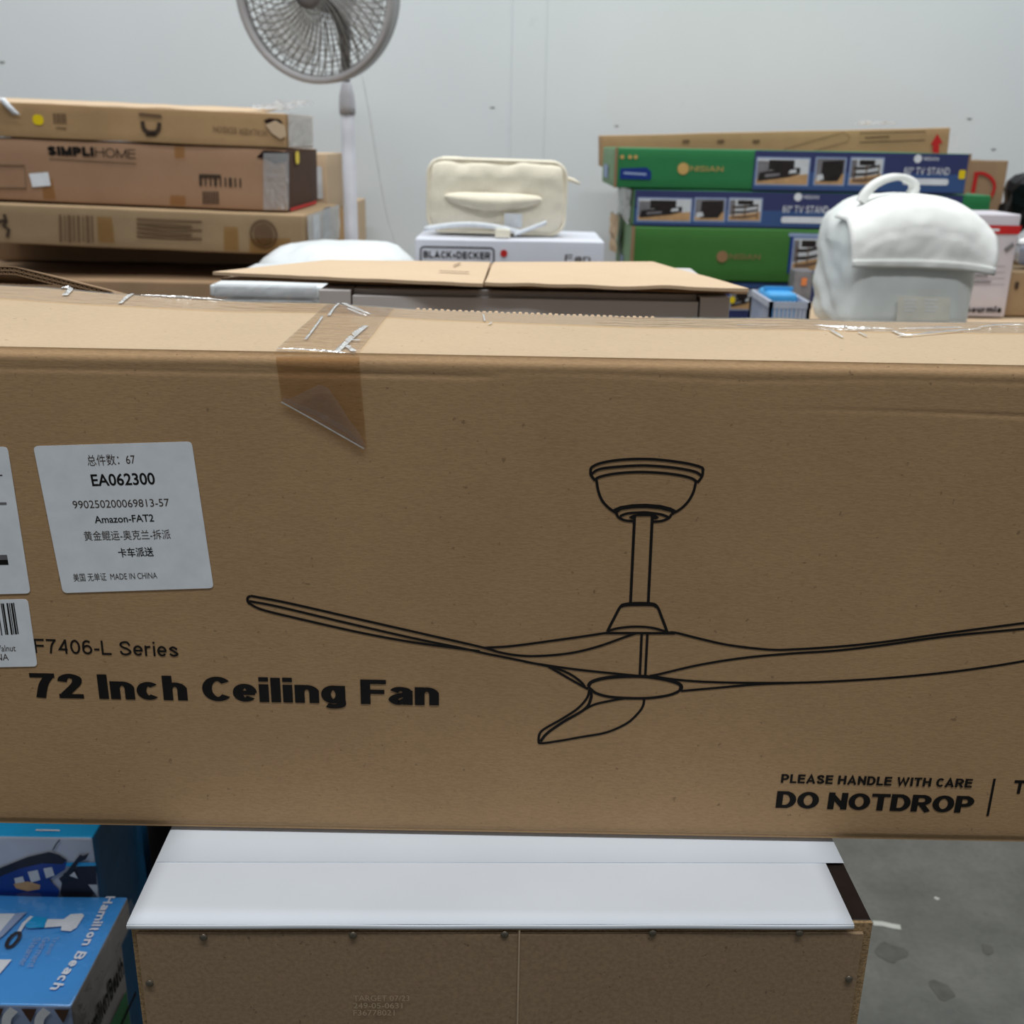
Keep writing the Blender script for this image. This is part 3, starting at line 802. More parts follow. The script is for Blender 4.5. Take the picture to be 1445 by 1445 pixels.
# printed line drawing of the ceiling fan
A = lambda x, y: (x/2.535+330, y/2.535+620)
B = lambda x, y: (x/2.2403+800, y/2.2403+620)
E = lambda x, y: (x/7.605+820, y/7.605+640)
F_ = lambda x, y: (x/5.558+740, y/5.558+830)
def drawing(name, strokes, fills=(), lw=.00165):
    mb = MB()
    for cv, pts, *k in strokes:
        px_ = [cv(*p) for p in pts]
        uv_ = [Vector(FB.px(*p)) for p in px_]
        uv_ = smooth_pts(uv_, 7) if len(uv_) > 2 else uv_
        stroke(mb, FB, uv_, k[0]*lw if k else lw, .00028+.00002*random.random())
    for cv, pts in fills:
        mb.poly([FB.pt(*FB.px(*cv(*p)), .00031) for p in pts])
    return mb.build(name, 'ink', fan)
drawing('drawn_canopy', [
    (E, [(105, 185), (102, 165), (125, 138), (200, 104), (350, 74), (550, 58), (750, 59), (950, 77), (1150, 107), (1280, 142), (1308, 165), (1306, 190)]),
    (E, [(103, 165), (105, 225), (150, 288)]), (E, [(1308, 165), (1298, 240), (1248, 312)]),
    (E, [(112, 215), (200, 165), (400, 140), (650, 127), (900, 140), (1100, 166), (1230, 197), (1292, 237)]),
    (E, [(150, 288), (190, 252), (350, 216), (600, 197), (850, 206), (1050, 230), (1180, 262), (1245, 302)]),
    (E, [(165, 285), (185, 400), (225, 500), (290, 575), (380, 640)]), (E, [(1232, 300), (1205, 410), (1150, 510), (1070, 590), (970, 650)]),
    (E, [(380, 640), (400, 680), (470, 715), (575, 725)]), (E, [(970, 650), (940, 690), (870, 720), (770, 732)]),
    (E, [(415, 670), (500, 640), (620, 632), (680, 630), (760, 637), (870, 655), (950, 688)])],
    [(E, [(345, 595), (420, 562), (550, 542), (700, 537), (850, 549), (960, 576), (1025, 611), (985, 650), (960, 624), (850, 596), (700, 582), (550, 586), (430, 604), (390, 635), (360, 630)]),
     (E, [(510, 680), (560, 655), (620, 645), (590, 670), (580, 705), (540, 702)]), (E, [(590, 670), (620, 645), (680, 640), (790, 648), (755, 670)]), (E, [(755, 670), (790, 650), (838, 685), (800, 705), (772, 705)])])
drawing('drawn_downrod', [(B, [(214, 240), (201, 515)], 1.1), (B, [(270, 240), (257, 517)], 1.1), (F_, [(920, 352), (905, 684)]), (F_, [(965, 352), (948, 684)])])
drawing('drawn_motor', [
    (F_, [(650, 338), (700, 240), (752, 145), (790, 124), (880, 116), (990, 119), (1040, 142), (1080, 235), (1122, 348)], 1.1),
    (F_, [(755, 147), (800, 135), (880, 132), (1000, 134), (1038, 150)], .8),
    (F_, [(655, 333), (750, 310), (880, 300), (1000, 309), (1115, 340)]), (F_, [(640, 351), (900, 351), (1180, 353)], 1.1)])
drawing('drawn_hub_plate', [
    (F_, [(500, 768), (530, 732), (640, 702), (800, 690), (950, 692), (1100, 714), (1200, 743), (1230, 770), (1222, 798)], 1.5),
    (F_, [(500, 768), (520, 790), (570, 825), (680, 852), (850, 862), (1000, 858), (1130, 838), (1200, 812), (1228, 790)], 1.2)])
drawing('drawn_blade', [
    (A, [(60, 559), (200, 586), (480, 650), (700, 700), (880, 741), (960, 763), (1040, 774), (1130, 772), (1220, 761), (1310, 738), (1400, 706), (1442, 692)]),
    (A, [(55, 578), (160, 598), (400, 655), (640, 710), (820, 747), (900, 765), (1000, 785), (1080, 802)]),
    (A, [(52, 584), (100, 608), (220, 638), (450, 690), (640, 725), (790, 745), (880, 757)]),
    (A, [(60, 559), (50, 566), (50, 578), (56, 588)]),
    (A, [(895, 745), (1000, 738), (1150, 718), (1250, 704), (1336, 691)]),
    (F_, [(0, 574), (100, 592), (400, 635), (700, 667), (900, 687)])])
drawing('drawn_blade', [
    (B, [(318, 611), (345, 611), (430, 632), (520, 651), (640, 664), (720, 663), (850, 655), (1000, 640), (1200, 612), (1445, 580), (1580, 562)]),
    (B, [(262, 747), (290, 742), (420, 712), (560, 690), (700, 677), (850, 667), (1000, 650), (1200, 622), (1445, 598), (1580, 584)]),
    (B, [(262, 747), (365, 761), (500, 768), (700, 769), (870, 763), (1060, 750), (1250, 730), (1445, 700), (1560, 672), (1600, 620), (1580, 562)]),
    (B, [(360, 795), (450, 787), (600, 774), (720, 769)])])
drawing('drawn_blade', [
    (F_, [(100, 592), (230, 622), (350, 668), (440, 730), (475, 772)]), (F_, [(190, 615), (330, 695), (440, 758), (500, 790)]),
    (F_, [(510, 795), (490, 860), (420, 940), (300, 1020), (160, 1100), (120, 1140), (112, 1195), (130, 1214), (250, 1200), (450, 1165), (640, 1130), (800, 1060), (890, 980), (930, 920), (940, 865)]),
    (F_, [(520, 805), (522, 860), (475, 945), (300, 1050), (180, 1135), (125, 1200)], 1.2),
    (F_, [(475, 947), (560, 907), (700, 877), (790, 862)])])

# ------------------------------------------------------------------ pedestal fan by the wall
FYP = 3.72
pb = P(496, 340, Y=FYP); px0 = pb.x
ped = thing('pedestal_fan', 'grey pedestal fan with round wire guard standing before the white wall', 'fan', (px0, FYP, 0))
def pz(y, x=490): return P(x, y, Y=FYP).z
MB().lathe([(.15, 0), (.15, .012), (.13, .022), (.05, .035), (.03, .06), (.024, .10)], 32).build('base', 'fan_white', ped, smooth=True)
zcol = pz(155); zc2 = pz(118); zn = pz(98)
MB().lathe([(.0228, .09), (.0228, zcol)], 24).build('pole', 'fan_white', ped, smooth=True)
MB().lathe([(.0262, zcol-.014), (.0275, zcol+.01), (.0255, zcol+.042), (.0165, zc2), (.013, zc2+.004)], 24).build('height_collar', 'fan_white', ped, smooth=True)
hz = pz(-8)
MB().lathe([(.0115, zcol), (.0115, zn+.02), (.018, hz-.10), (.024, hz-.05)], 20).build('inner_pole', 'grey_plastic_dark', ped, smooth=True)
gc = P(446, -14, Y=FYP-.24)
c0 = Vector((gc.x-px0, -.24, gc.z))
axis = Vector((-.30, -1, -.10)).normalized()             # the head looks a little to the left and down
ex = axis.cross(Vector((0, 0, 1))).normalized(); ez = ex.cross(axis)
RG = .252
def gp(r, th, dpt): return c0+ex*(r*math.cos(th))+ez*(r*math.sin(th))+axis*dpt
MBr = MB()
prof = ((0, -.022), (.006, -.028), (.006, .024), (0, .03), (-.014, .024), (-.016, .0), (-.008, -.022))
n_ = 64
for k in range(n_):
    t = 2*math.pi*k/n_
    for dr, dp in prof: MBr.v.append(tuple(gp(RG+dr, t, dp)))
pl_ = len(prof)
for k in range(n_):
    for j in range(pl_):
        MBr.f.append((k*pl_+j, ((k+1) % n_)*pl_+j, ((k+1) % n_)*pl_+(j+1) % pl_, k*pl_+(j+1) % pl_)); MBr.mi.append(0)
MBr.build('guard_ring', 'grey_plastic', ped, smooth=True, weld=1e-6)
def guard(dpt, nsp, twist, name, mat, r0):
    mb = MB()
    for k in range(nsp):
        t0 = 2*math.pi*k/nsp; path = []
        for j in range(9):
            u = j/8; r = r0+(RG-.008-r0)*u
            path.append(gp(r, t0+twist*u, dpt*(1-u**3)))
        mb.tube(path, .0021, 4, cap=False)
    for r in ([RG*.93, RG*.80, RG*.66] if dpt > 0 else [RG*(.3+.06*q) for q in range(11)]):
        u = (r-r0)/(RG-.008-r0)
        mb.tube([gp(r, 2*math.pi*q/48, dpt*(1-u**3)) for q in range(48)], .0013, 4, closed=True)
    o = mb.build(name, mat, ped, smooth=True); o['kind'] = 'stuff'
guard(.06, 44, .75, 'front_guard', 'fan_wire', .05)
guard(-.08, 60, -.35, 'rear_guard', 'fan_wire', .05)
mb = MB(); n_ = 32
for r, d in ((.0005, .062), (.03, .062), (.048, .058), (.052, .05), (.052, .044)):
    for k in range(n_): mb.v.append(tuple(gp(r, 2*math.pi*k/n_, d)))
for j in range(4):
    for k in range(n_): mb.f.append((j*n_+k, j*n_+(k+1) % n_, (j+1)*n_+(k+1) % n_, (j+1)*n_+k)); mb.mi.append(0)
mb.build('guard_badge', 'grey_plastic_dark', ped, smooth=True)
for k in range(3):
    t0 = math.radians(-62+120*k); mb = MB()
    def bl(u, v, t0=t0):
        r = .035+.18*u; sp = .55+.15*math.sin(u*3)
        th = t0+(v-.5)*sp*1.7+u*.25
        return gp(r, th, (v-.5)*.045*(1-.4*u))
    mb.grid(bl, 10, 8); o = mb.build('blade', 'blade_pale', ped, smooth=True); solidify(o, .002)
mb = MB(); prof = ((.0005, .02), (.03, .02), (.034, 0), (.034, -.045), (.062, -.075), (.066, -.12), (.052, -.19), (.02, -.215), (.0005, -.216))
for r, d in prof:
    for k in range(n_): mb.v.append(tuple(gp(r, 2*math.pi*k/n_, d)))
for j in range(len(prof)-1):
    for k in range(n_): mb.f.append((j*n_+k, j*n_+(k+1) % n_, (j+1)*n_+(k+1) % n_, (j+1)*n_+k)); mb.mi.append(0)
mb.build('motor_housing', 'grey_plastic_dark', ped, smooth=True)
mh = gp(0, 0, -.13)
MB().tube([mh, Vector((mh.x*.5, mh.y*.5, mh.z-.06)), Vector((0, 0, hz-.12)), Vector((0, 0, zn))], [.026, .024, .019, .012], 14).build('neck', 'grey_plastic_dark', ped, smooth=True)
cp = [(505, 70), (512, 110), (520, 152), (528, 200), (537, 255), (548, 310), (560, 352)]
cpts = [Vector((P(x, y, Y=FYP+.30).x-px0, .30, P(x, y, Y=FYP+.30).z)) for k, (x, y) in enumerate(cp)]
cpts = [mh]+cpts+[Vector((cpts[-1].x+.03, .32, .6)), Vector((cpts[-1].x+.05, .34, .02))]
MB().tube(smooth_pts(cpts, 5), .0028, 6).build('power_cord', 'cord_white', ped, smooth=True)

# ------------------------------------------------------------------ cartons stacked on the left
LY = 2.7
def zx(px, py, Y): return P(px, py, Y=Y).z
TL_ = math.radians(1.2)
xA1 = P(401, 190, Y=LY).x; xA0 = xA1-.80
xc = (xA0+xA1)/2
pcx = 205
zAt = zx(pcx, 150, LY); zAb = zx(pcx, 201.5, LY); zBb = zx(pcx, 291, LY-.0); zCb = zx(pcx, 350.5, LY-.05)
# lower wide carton and the shaded one under the stack
zDt = zCb; zDb = zx(pcx, 372, LY+.25)
YE = (lambda d: CAM.y+d.y*(zDb-CAM.z)/d.z)(ray(pcx, 396))
cE, fE, _, _ = carton('floor_carton', 'large dull brown carton at the bottom of the left stack', xA0-.1, xA1+.06, YE, .76, .0, zDb-.001, ['kraft_dull'], seed=3, dent=.004, group=None)
stroke_mb = MB(); 
cD, fD, _, _ = carton('flat_carton', 'flat brown carton in shade under the lettered left stack', xA0-.05, xA1+.03, LY+.25, .24, zDb+.001, zDt-.012, ['kraft_dull'], seed=4, roll=0)
cC, fC, wC, hC = carton('barcoded_carton', 'worn tan carton with bars and a round stamp, third of the left stack', xA0, P(430, 330, Y=LY-.05).x, LY-.05, .50, zCb-.004, zBb-.001, ['kraft_olive'], seed=5, roll=TL_, dent=.005, r=.006)
cB, fB, wB, hB = carton('furniture_carton', 'brown carton with bold dark furniture lettering in the left stack', xA0, xA1, LY, .42, zBb+.001, zAb-.001, ['kraft_pink', 'brown_dark'], seed=6, roll=TL_, faces=(0, 0, 0, 1, 0, 0), dent=.003)  # right end coloured dark to imitate the shaded inside of an open end
cA, fA, wA, hA = carton('torn_carton', 'tan carton with a torn end and upside-down print on top of left stack', xA0, xA1+.004, LY-.004, .36, zAb+.001, zAt, ['kraft_warm', 'kraft_pale'], seed=8, roll=TL_, dent=.004, faces=(0, 0, 0, 0, 0, 1))  # top face coloured paler to look lit
# the lid of the top carton stands open a little, its lit look put into a paler board colour
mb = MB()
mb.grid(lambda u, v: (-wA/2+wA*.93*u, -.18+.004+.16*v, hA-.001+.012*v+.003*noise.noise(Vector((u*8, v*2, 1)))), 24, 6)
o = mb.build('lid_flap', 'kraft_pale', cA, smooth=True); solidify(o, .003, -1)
mb = MB()
def crump(u, v):
    return (wA/2-.085+.10*u, -.17+.30*v, hA+.005+.016*abs(noise.noise(Vector((u*4, v*5, 2))))+.024*v+.006*noise.noise(Vector((u*11, v*9, 2))))
mb.grid(crump, 14, 18); mb.build('crumpled_film', 'wrap_film', cA, smooth=False)
mb = MB()
mb.grid(lambda u, v: (wA/2+.004+.006*abs(noise.noise(Vector((u*7, v*5, 4)))), -.17+.32*u, .004+(hA-.004)*v), 14, 8)
mb.build('end_film', 'wrap_film', cA, smooth=False)
mb = MB(); mb.poly([fA.pt(*fA.px(x, y), .004) for x, y in ((375, 176), (389, 170), (402, 178), (404, 192), (396, 196), (384, 188))]); o = mb.build('torn_flap', 'kraft_pale', cA); solidify(o, .003, 1)
patch(fA, 'torn_hole', fA.px_many([(372, 170), (380, 167), (394, 168), (400, 174), (388, 175), (380, 178)]), 'hole_shade', .0012)
patch(fA, 'round_sticker', rrect(*(fA.px(47, 176)), *(fA.px(61, 162)), .010), 'sticker_yellow', .001)
mb = MB()
for k in range(6):
    stroke(mb, fA, fA.px_many([(76+3.2*k, 160), (77+3.2*k, 174)]), .0028 if k % 2 else .004, .0008)
stroke(mb, fA, fA.px_many([(79, 180.5), (94, 181.5)]), .003, .0008)
o = mb.build('printed_block', 'ink_faint', cA); o['kind'] = 'stuff'
# upside-down lettering and crown-like mark
pen(fA, 'printed_lettering', 'WALKER EDISON', (377, 184), (301, 178), (377, 192), .12, 'ink_faint', .0008)
mb = MB(); stroke(mb, fA, fA.px_many([(196, 161), (228, 164)]), .007, .0008); mb.build('printed_line', 'ink_faint', cA)
mb = MB(); stroke(mb, fA, [Vector(q) for q in smooth_pts([Vector(fA.px(*p)) for p in ((201, 171), (203, 181), (208, 186), (214, 187), (221, 186), (224, 181), (225, 173))], 5)], .010, .0008)
stroke(mb, fA, fA.px_many([(206, 190), (221, 190)]), .006, .0008); mb.build('printed_mark', 'ink_soft', cA)
# strap end hanging over the top edge at the far left
mb = MB(); mb.grid(lambda u, v: fA.pt(*(lambda q: (q[0]+.018*v, q[1]))(fA.px(-2+22*u, 138+24*u)), .006+.004*math.sin(u*3)), 8, 2); o = mb.build('paper_strip', 'paper_white', cA, smooth=True); solidify(o, .0008)

# lettered carton
mb = MB()
pen(fB, 'printed_lettering', 'SIMPLI', (68, 219), (133, 220.5), (68, 206), .30, 'ink', .001, space=.07)
pen(fB, 'printed_lettering', 'HOME', (135, 221), (192, 224), (135, 208), .09, 'ink', .001, space=.13)
mb = MB(); stroke(mb, fB, fB.px_many([(70, 224), (192, 231)]), .0022, .001); mb.build('printed_rule', 'ink_faint', cB)
mb = MB(); stroke(mb, fB, fB.px_many([(-40, 233), (35, 234), (37, 266), (-40, 265)]), .0035, .001, closed=True); mb.build('printed_frame', 'ink_faint', cB)
patch(fB, 'address_sticker', fB.px_many([(46, 264), (72, 262), (68, 243), (41, 245)]), 'paper_white', .001, thick=.0003)
patch(fB, 'brown_tape', fB.px_many([(62, 281), (79, 281), (74, 252), (58, 255)]), 'tape_brown', .0008)
patch(fB, 'brown_tape', fB.px_many([(247, 223), (261, 223), (260, 206), (246, 206)]), 'tape_brown', .0012)
patch(fB, 'brown_tape', fB.px_many([(240, 289), (262, 290), (262, 276), (240, 275)]), 'tape_brown', .0012)
mb = MB()
for k in range(9): stroke(mb, fB, fB.px_many([(283+7*k, 249+.3*k), (283.5+7*k, 262+.3*k)]), .004 if k % 3 else .007, .001)
stroke(mb, fB, fB.px_many([(281, 248), (312, 249)]), .008, .0011)
o = mb.build('printed_block', 'ink_soft', cB); o['kind'] = 'stuff'
mb = MB()
for k in range(7): stroke(mb, fB, fB.px_many([(287+3.4*k, 270), (287.5+3.4*k, 288)]), .0035, .001)
o = mb.build('barcode', 'ink_soft', cB); o['kind'] = 'stuff'
mb = MB(); mb.grid(lambda u, v: fB.pt(*(lambda q: q)(fB.px(372+36*u, 216+80*v)), .0025+.003*abs(noise.noise(Vector((u*5, v*6, 1))))), 10, 14); mb.build('film_patch', 'wrap_film', cB)
patch(fB, 'torn_hole', fB.px_many([(362, 222), (372, 212), (392, 213), (408, 215), (404, 228), (386, 231), (376, 224)]), 'hole_shade', .0013)
FBe = Face(cB, (wB/2, -.21, 0), (0, 1, 0), (0, 0, 1), (1, 0, 0))
patch(FBe, 'round_sticker', rrect(.10, hB-.035, .15, hB-.005, .012), 'sticker_yellow', .002)
patch(FBe, 'red_edge', [(.02, .0), (.38, .0), (.38, .008), (.02, .008)], 'ink_red', .002)
# third carton
for pts, mt in (([(139, 341), (162, 343), (158, 306), (137, 305)], 'tape_brown'), ([(316, 353), (337, 354), (336, 320), (316, 319)], 'tape_brown'), ([(352, 357), (408, 358), (410, 336), (352, 336)], 'tape_brown')):
    patch(fC, 'brown_tape', fC.px_many(pts), mt, .0015)
mb = MB()
for k in range(8): stroke(mb, fC, fC.px_many([(85+6.4*k, 303+.2*k), (86+6.4*k, 340+.2*k)]), (.006, .003, .008, .004)[k % 4], .0012)
o = mb.build('barcode', 'ink_faint', cC); o['kind'] = 'stuff'
mb = MB()
for k in range(5): stroke(mb, fC, fC.px_many([(193, 309+6*k), (285-14*(k % 2), 313+6*k)]), .0045, .0012)
o = mb.build('printed_lines', 'ink_faint', cC); o['kind'] = 'stuff'
cc = fC.px(372, 330)
mb = MB(); stroke(mb, fC, [(cc[0]+.031*math.cos(t*.3), cc[1]+.031*math.sin(t*.3)) for t in range(21)], .006, .0013, closed=True); mb.build('round_stamp', 'ink_faint', cC)
patch(fC, 'round_stamp', [(cc[0]+.024*math.cos(t*.4), cc[1]+.024*math.sin(t*.4)) for t in range(16)], 'ink_faint', .0012)
mb = MB(); q = [Vector(fC.px(*p)) for p in ((6, 302), (9, 312), (5, 318), (13, 324), (10, 334))]; stroke(mb, fC, q, .008, .0012); stroke(mb, fC, fC.px_many([(-5, 313), (7, 311)]), .007, .0012); mb.build('printed_mark', 'ink_soft', cC)
FCe = Face(cC, (wC/2, -.25, 0), (0, 1, 0), (0, 0, 1), (1, 0, 0))
patch(FCe, 'white_sticker', rrect(.10, .03, .19, .09, .01), 'paper_white', .002, thick=.0004)
patch(FCe, 'grey_print', rrect(.25, .02, .36, .10, .01), 'photo_grey', .002)
mb = MB(); mb.grid(lambda u, v: (wC/2+.004+.006*abs(noise.noise(Vector((u*7, v*5, 9)))), -.24+.48*u, .004+(hC-.006)*v), 12, 6); mb.build('end_film', 'wrap_film', cC)

# cartons behind the left stack
xF0 = P(425, 250, Y=3.25).x; xF1 = P(462, 250, Y=3.25).x
zG = zx(480, 282, 3.45)
zF0 = zx(445, 300, 3.25)
cF, fF, wF, hF = carton('pale_carton', 'pale film-covered carton peeping out behind the furniture-lettered carton', xF0-.25, xF1, 3.25, .3, zF0, zx(445, 216, 3.25), ['kraft_pale'], seed=11)
FFe = Face(cF, (wF/2-.07, -.15, 0), (1, 0, 0), (0, 0, 1), (0, -1, 0))
patch(FFe, 'grey_print', rrect(.02, .04, .055, .13, .004), 'photo_pale', .002)
carton('shelf_carton', 'brown carton that carries the pale film-covered carton', xF0-.28, xF1-.02, 3.22, .33, .0, zF0-.001, ['kraft_dull'], seed=12)
xG0 = P(456, 315, Y=3.62).x; xG1 = P(505, 315, Y=3.62).x
YG = 4.0
xG0 = P(456, 315, Y=YG).x; xG1 = P(505, 315, Y=YG).x
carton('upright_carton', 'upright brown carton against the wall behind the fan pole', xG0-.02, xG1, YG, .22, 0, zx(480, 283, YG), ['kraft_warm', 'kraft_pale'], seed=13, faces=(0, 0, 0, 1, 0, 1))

# ------------------------------------------------------------------ white cabinet with flattened carton lying on it
SY = 1.30
sheet_z = P(722, 403, Y=SY).z
cx0 = P(450, 420, Y=SY+.02).x; cx1 = P(1030, 428, Y=SY+.02).x
wc = thing('white_cabinet', 'pale grey white cabinet under the flattened brown carton', 'cabinet', ((cx0+cx1)/2, SY+.02+.16, 0))
ww = cx1-cx0; hh_ = sheet_z-.012; dd = .32
def wb(name, lo, hi, mat='cabinet_white', parent=wc):
    o = MB().box(lo, hi).build(name, mat, parent); md = o.modifiers.new('bevel', 'BEVEL'); md.width = .001; md.segments = 2; return o
i0 = P(496, 425, Y=SY+.02).x-wc.location.x; i1 = P(987, 425, Y=SY+.02).x-wc.location.x
wb('side_panel', (-ww/2, -dd/2, 0), (i0-.001, dd/2, hh_)); wb('side_panel', (i1+.001, -dd/2, 0), (ww/2, dd/2, hh_))
wb('top_panel', (i0, -dd/2+.02, hh_-.018), (i1, dd/2, hh_)); wb('rear_panel', (i0, dd/2-.006, .05), (i1, dd/2, hh_-.019))
wb('door', (i0+.0012, -dd/2-.001, .03), (i1-.0012, -dd/2+.017, hh_-.006))
MB().box((i0-.0011, -dd/2+.004, .0), (i0+.0013, -dd/2+.01, hh_-.001)).build('gap', 'groove_dark', wc)
MB().box((i1-.0013, -dd/2+.004, .0), (i1+.0011, -dd/2+.01, hh_-.001)).build('gap', 'groove_dark', wc)
MB().tube([(-ww/2+.02, -dd/2-.004, hh_-.026), (-ww/2-.004, -dd/2-.006, hh_-.03), (-ww/2-.03, -dd/2-.008, hh_-.038), (-ww/2-.034, -dd/2-.008, hh_-.05)], .0012, 6).build('string', 'groove_dark', wc)

fs = thing('flattened_carton', 'flattened brown carton with split flaps lying on the white cabinet', 'cardboard', (0, SY, sheet_z))
def ZP(px, py, z=0.0):
    p = P(px, py, Z=sheet_z+z); return Vector((p.x, p.y-SY, z))
def sheet2(name, bl, br, tr_, tl_, mat, z=0.0, wob=.002, seed=0, thick=.004):
    c = [ZP(*p, z) for p in (bl, br, tr_, tl_)]
    mb = MB()
    def f(u, v):
        p = c[0].lerp(c[1], u).lerp(c[3].lerp(c[2], u), v)
        e = (1-v)
        return p+Vector((0, .004*e*noise.noise(Vector((u*9, seed, 0))), wob*noise.noise(Vector((u*5, v*2, seed)))*e))
    mb.grid(f, 40, 8); o = mb.build(name, [mat], fs, smooth=False); solidify(o, thick, -1); return o
s1 = sheet2('carton_flap', (300, 383.5), (681, 400), (692, 369.5), (462, 366.5), 'kraft_pale', 0.003, .0015, 1)
s2 = sheet2('carton_flap', (684, 398), (1057, 407), (921, 369), (697, 369.5), 'kraft_pale', 0.003, .0035, 2)
s3 = sheet2('lower_board', (312, 392), (1055, 411), (920, 372), (470, 371), 'kraft_dull', -.006, .0012, 3, .0035)
FS = Face(fs, (0, 0, .0033), (1, 0, 0), (0, 1, 0), (0, 0, 1))
mb = MB(); stroke(mb, FS, FS.px_many([(620, 384.5), (662, 386.3)]), .006, .0022); mb.build('printed_line', 'ink_faint', fs)
mb = MB(); stroke(mb, FS, FS.px_many([(640, 377), (650, 373)]), .003, .0022); mb.build('crease', 'ink_faint', fs)

# white wrapped boards left of the white cabinet
WY = 1.62
bx0 = P(300, 405, Y=WY).x; bx1 = P(452, 405, Y=WY).x
zb1 = P(370, 399, Y=WY).z
wp = thing('wrapped_boards', 'stack of white boards in shiny film left of the white cabinet', 'boards', ((bx0+bx1)/2, WY+.15, 0))
wbw = bx1-bx0
for k, (h0, h1, dx) in enumerate(((0, zb1-.05, .01), (zb1-.048, zb1-.026, -.012), (zb1-.023, zb1-.004, .006))):
    soft_box(wbw+dx*2, .30, h1-h0, .004, (8, 3, 2), .002, 20+k).build('board', 'white_plastic', wp, smooth=True, weld=1e-5).location = (0, 0, h0)
mb = MB()
mb.grid(lambda u, v: (-wbw/2+.004+(wbw-.008)*u, -.156-.004*abs(noise.noise(Vector((u*8, v*5, 0)))), zb1-.06+.058*v), 16, 8)
mb.build('film', 'wrap_film', wp)

# white sack behind the flattened carton
KY = 2.2
kp = P(470, 349, Y=KY); kl = P(352, 372, Y=KY).x; kr = P(572, 372, Y=KY).x
kb = kp.z-.17
sk = thing('plastic_sack', 'rounded white plastic sack behind the flattened carton, below the fan pole', 'bag', ((kl+kr)/2, KY+.15, kb))
mb = MB(); kw = (kr-kl)/2*1.12
def sack(u, v):
    th_ = 2*math.pi*u; ph = math.pi*v-math.pi/2
    cx_ = abs(math.cos(ph))**.7*math.copysign(1, math.cos(ph)); sz = abs(math.sin(ph))**.8*math.copysign(1, math.sin(ph))
    p = Vector((kw*cx_*math.cos(th_), .16*cx_*math.sin(th_), .085+.085*sz))
    p *= 1+.05*noise.noise(p*9)+.03*noise.noise(p*25)
    return Vector((p.x, p.y, max(0, p.z)))
mb.grid(sack, 40, 20); mb.build('sack_body', 'white_plastic', sk, smooth=True, weld=1e-4)
MB().tube([(-kw*.86, -.02, .055), (-kw*1.0, -.03, .05), (-kw*1.08, -.03, .035)], [.02, .012, .016], 8).build('knotted_corner', 'white_plastic', sk, smooth=True)
carton('support_carton', 'plain brown carton under the white plastic sack', kl-.02, kr+.02, KY-.02, .34, 0, kb-.001, ['kraft_dull'], seed=31)

# ------------------------------------------------------------------ appliance box and cushion in the middle
MY = 2.55
mx0 = P(585, 352, Y=MY).x; mx1 = P(853, 352, Y=MY).x; mz1 = P(718, 338.5, Y=MY).z
bd, fbd, wbd, hbd = carton('appliance_box', 'white appliance box with framed lettering and red dot under the cream cushion', mx0, mx1, MY, .30, mz1-.34, mz1, ['box_white'], seed=33, dent=.002)
carton('support_carton', 'plain brown carton under the white appliance box', mx0+.01, mx1-.01, MY+.01, .30, 0, mz1-.341, ['kraft_dull'], seed=34)
mb = MB(); stroke(mb, fbd, rrect(*fbd.px(594, 384), *fbd.px(697, 350), .008), .0035, .0012, closed=True); mb.build('printed_frame', 'iron_dark', bd)
pen(fbd, 'printed_lettering', 'BLACK+DECKER', (597.5, 363.5), (692, 365.5), (597.5, 354), .20, 'ink', .0012, space=.14)
c_ = fbd.px(711, 357.5); patch(fbd, 'red_dot', [(c_[0]+.0085*math.cos(t*.4), c_[1]+.0085*math.sin(t*.4)) for t in range(16)], 'ink_red', .0012)
pen(fbd, 'printed_lettering', 'Fan', (797, 368), (833, 369), (797, 359), .13, 'ink_soft', .0012)

qx0 = P(601, 278, Y=MY).x; qx1 = P(797, 278, Y=MY).x
qz1 = P(700, 222, Y=MY+.10).z
cu = thing('cream_cushion', 'cream fabric cushion in a zipped cover with a pocket handle', 'cushion', ((qx0+qx1)/2, MY+.14, mz1+.002), (0, math.radians(.8), 0))
qw = qx1-qx0+.02; qh = qz1-mz1-.004; qd = .13
mb = soft_box(qw, qd, qh, .040, (30, 6, 18), .009, 41, freq=11)
mb.build('cushion_body', 'cream_cloth', cu, smooth=True, weld=1e-5)
for s in (-1, 1):
    path = []
    for u, v in rrect(-qw/2+.006, .006, qw/2-.006, qh-.006, .034, 6): path.append((u, s*qd*.32, v))
    MB().tube(path, .0045, 6, closed=True).build('piping', 'cream_cloth', cu, smooth=True)
mb = MB()
def handle(u, v):
    x = -.125+.235*u
    e = math.sin(math.pi*u)**.5
    return (x, -qd/2-.003-.020*e*math.sin(math.pi*v)**.8, qh*.50+.026*e*(v-.5)*1.6-.010*math.sin(math.pi*u)+.03*(1-v)*0)
mb.grid(handle, 24, 8); o = mb.build('pocket_handle', 'cream_cloth', cu, smooth=True); solidify(o, .003)
mb = MB(); mb.grid(lambda u, v: (.02+.042*u, -qd/2-.006-.012*v, .022+.032*v), 3, 4); o = mb.build('care_tag', 'paper_white', cu); solidify(o, .0008)
mb = MB(); mb.grid(lambda u, v: (-.17+.23*u, -qd/2-.012-.03*math.sin(u*3), .006+.016*math.sin(math.pi*u)+.012*v), 16, 2); o = mb.build('strap', 'paper_white', cu, smooth=True); solidify(o, .0015)
mb = MB(); mb.grid(lambda u, v: (.045+.075*u, -qd/2-.03-.01*u, .003+.03*u+.010*v), 8, 2); o = mb.build('strap', 'paper_white', cu, smooth=True); solidify(o, .0015)
MB().box((.0, -qd/2-.045, .001), (.035, -qd/2-.02, .018)).build('strap_buckle', 'cream_cloth', cu)
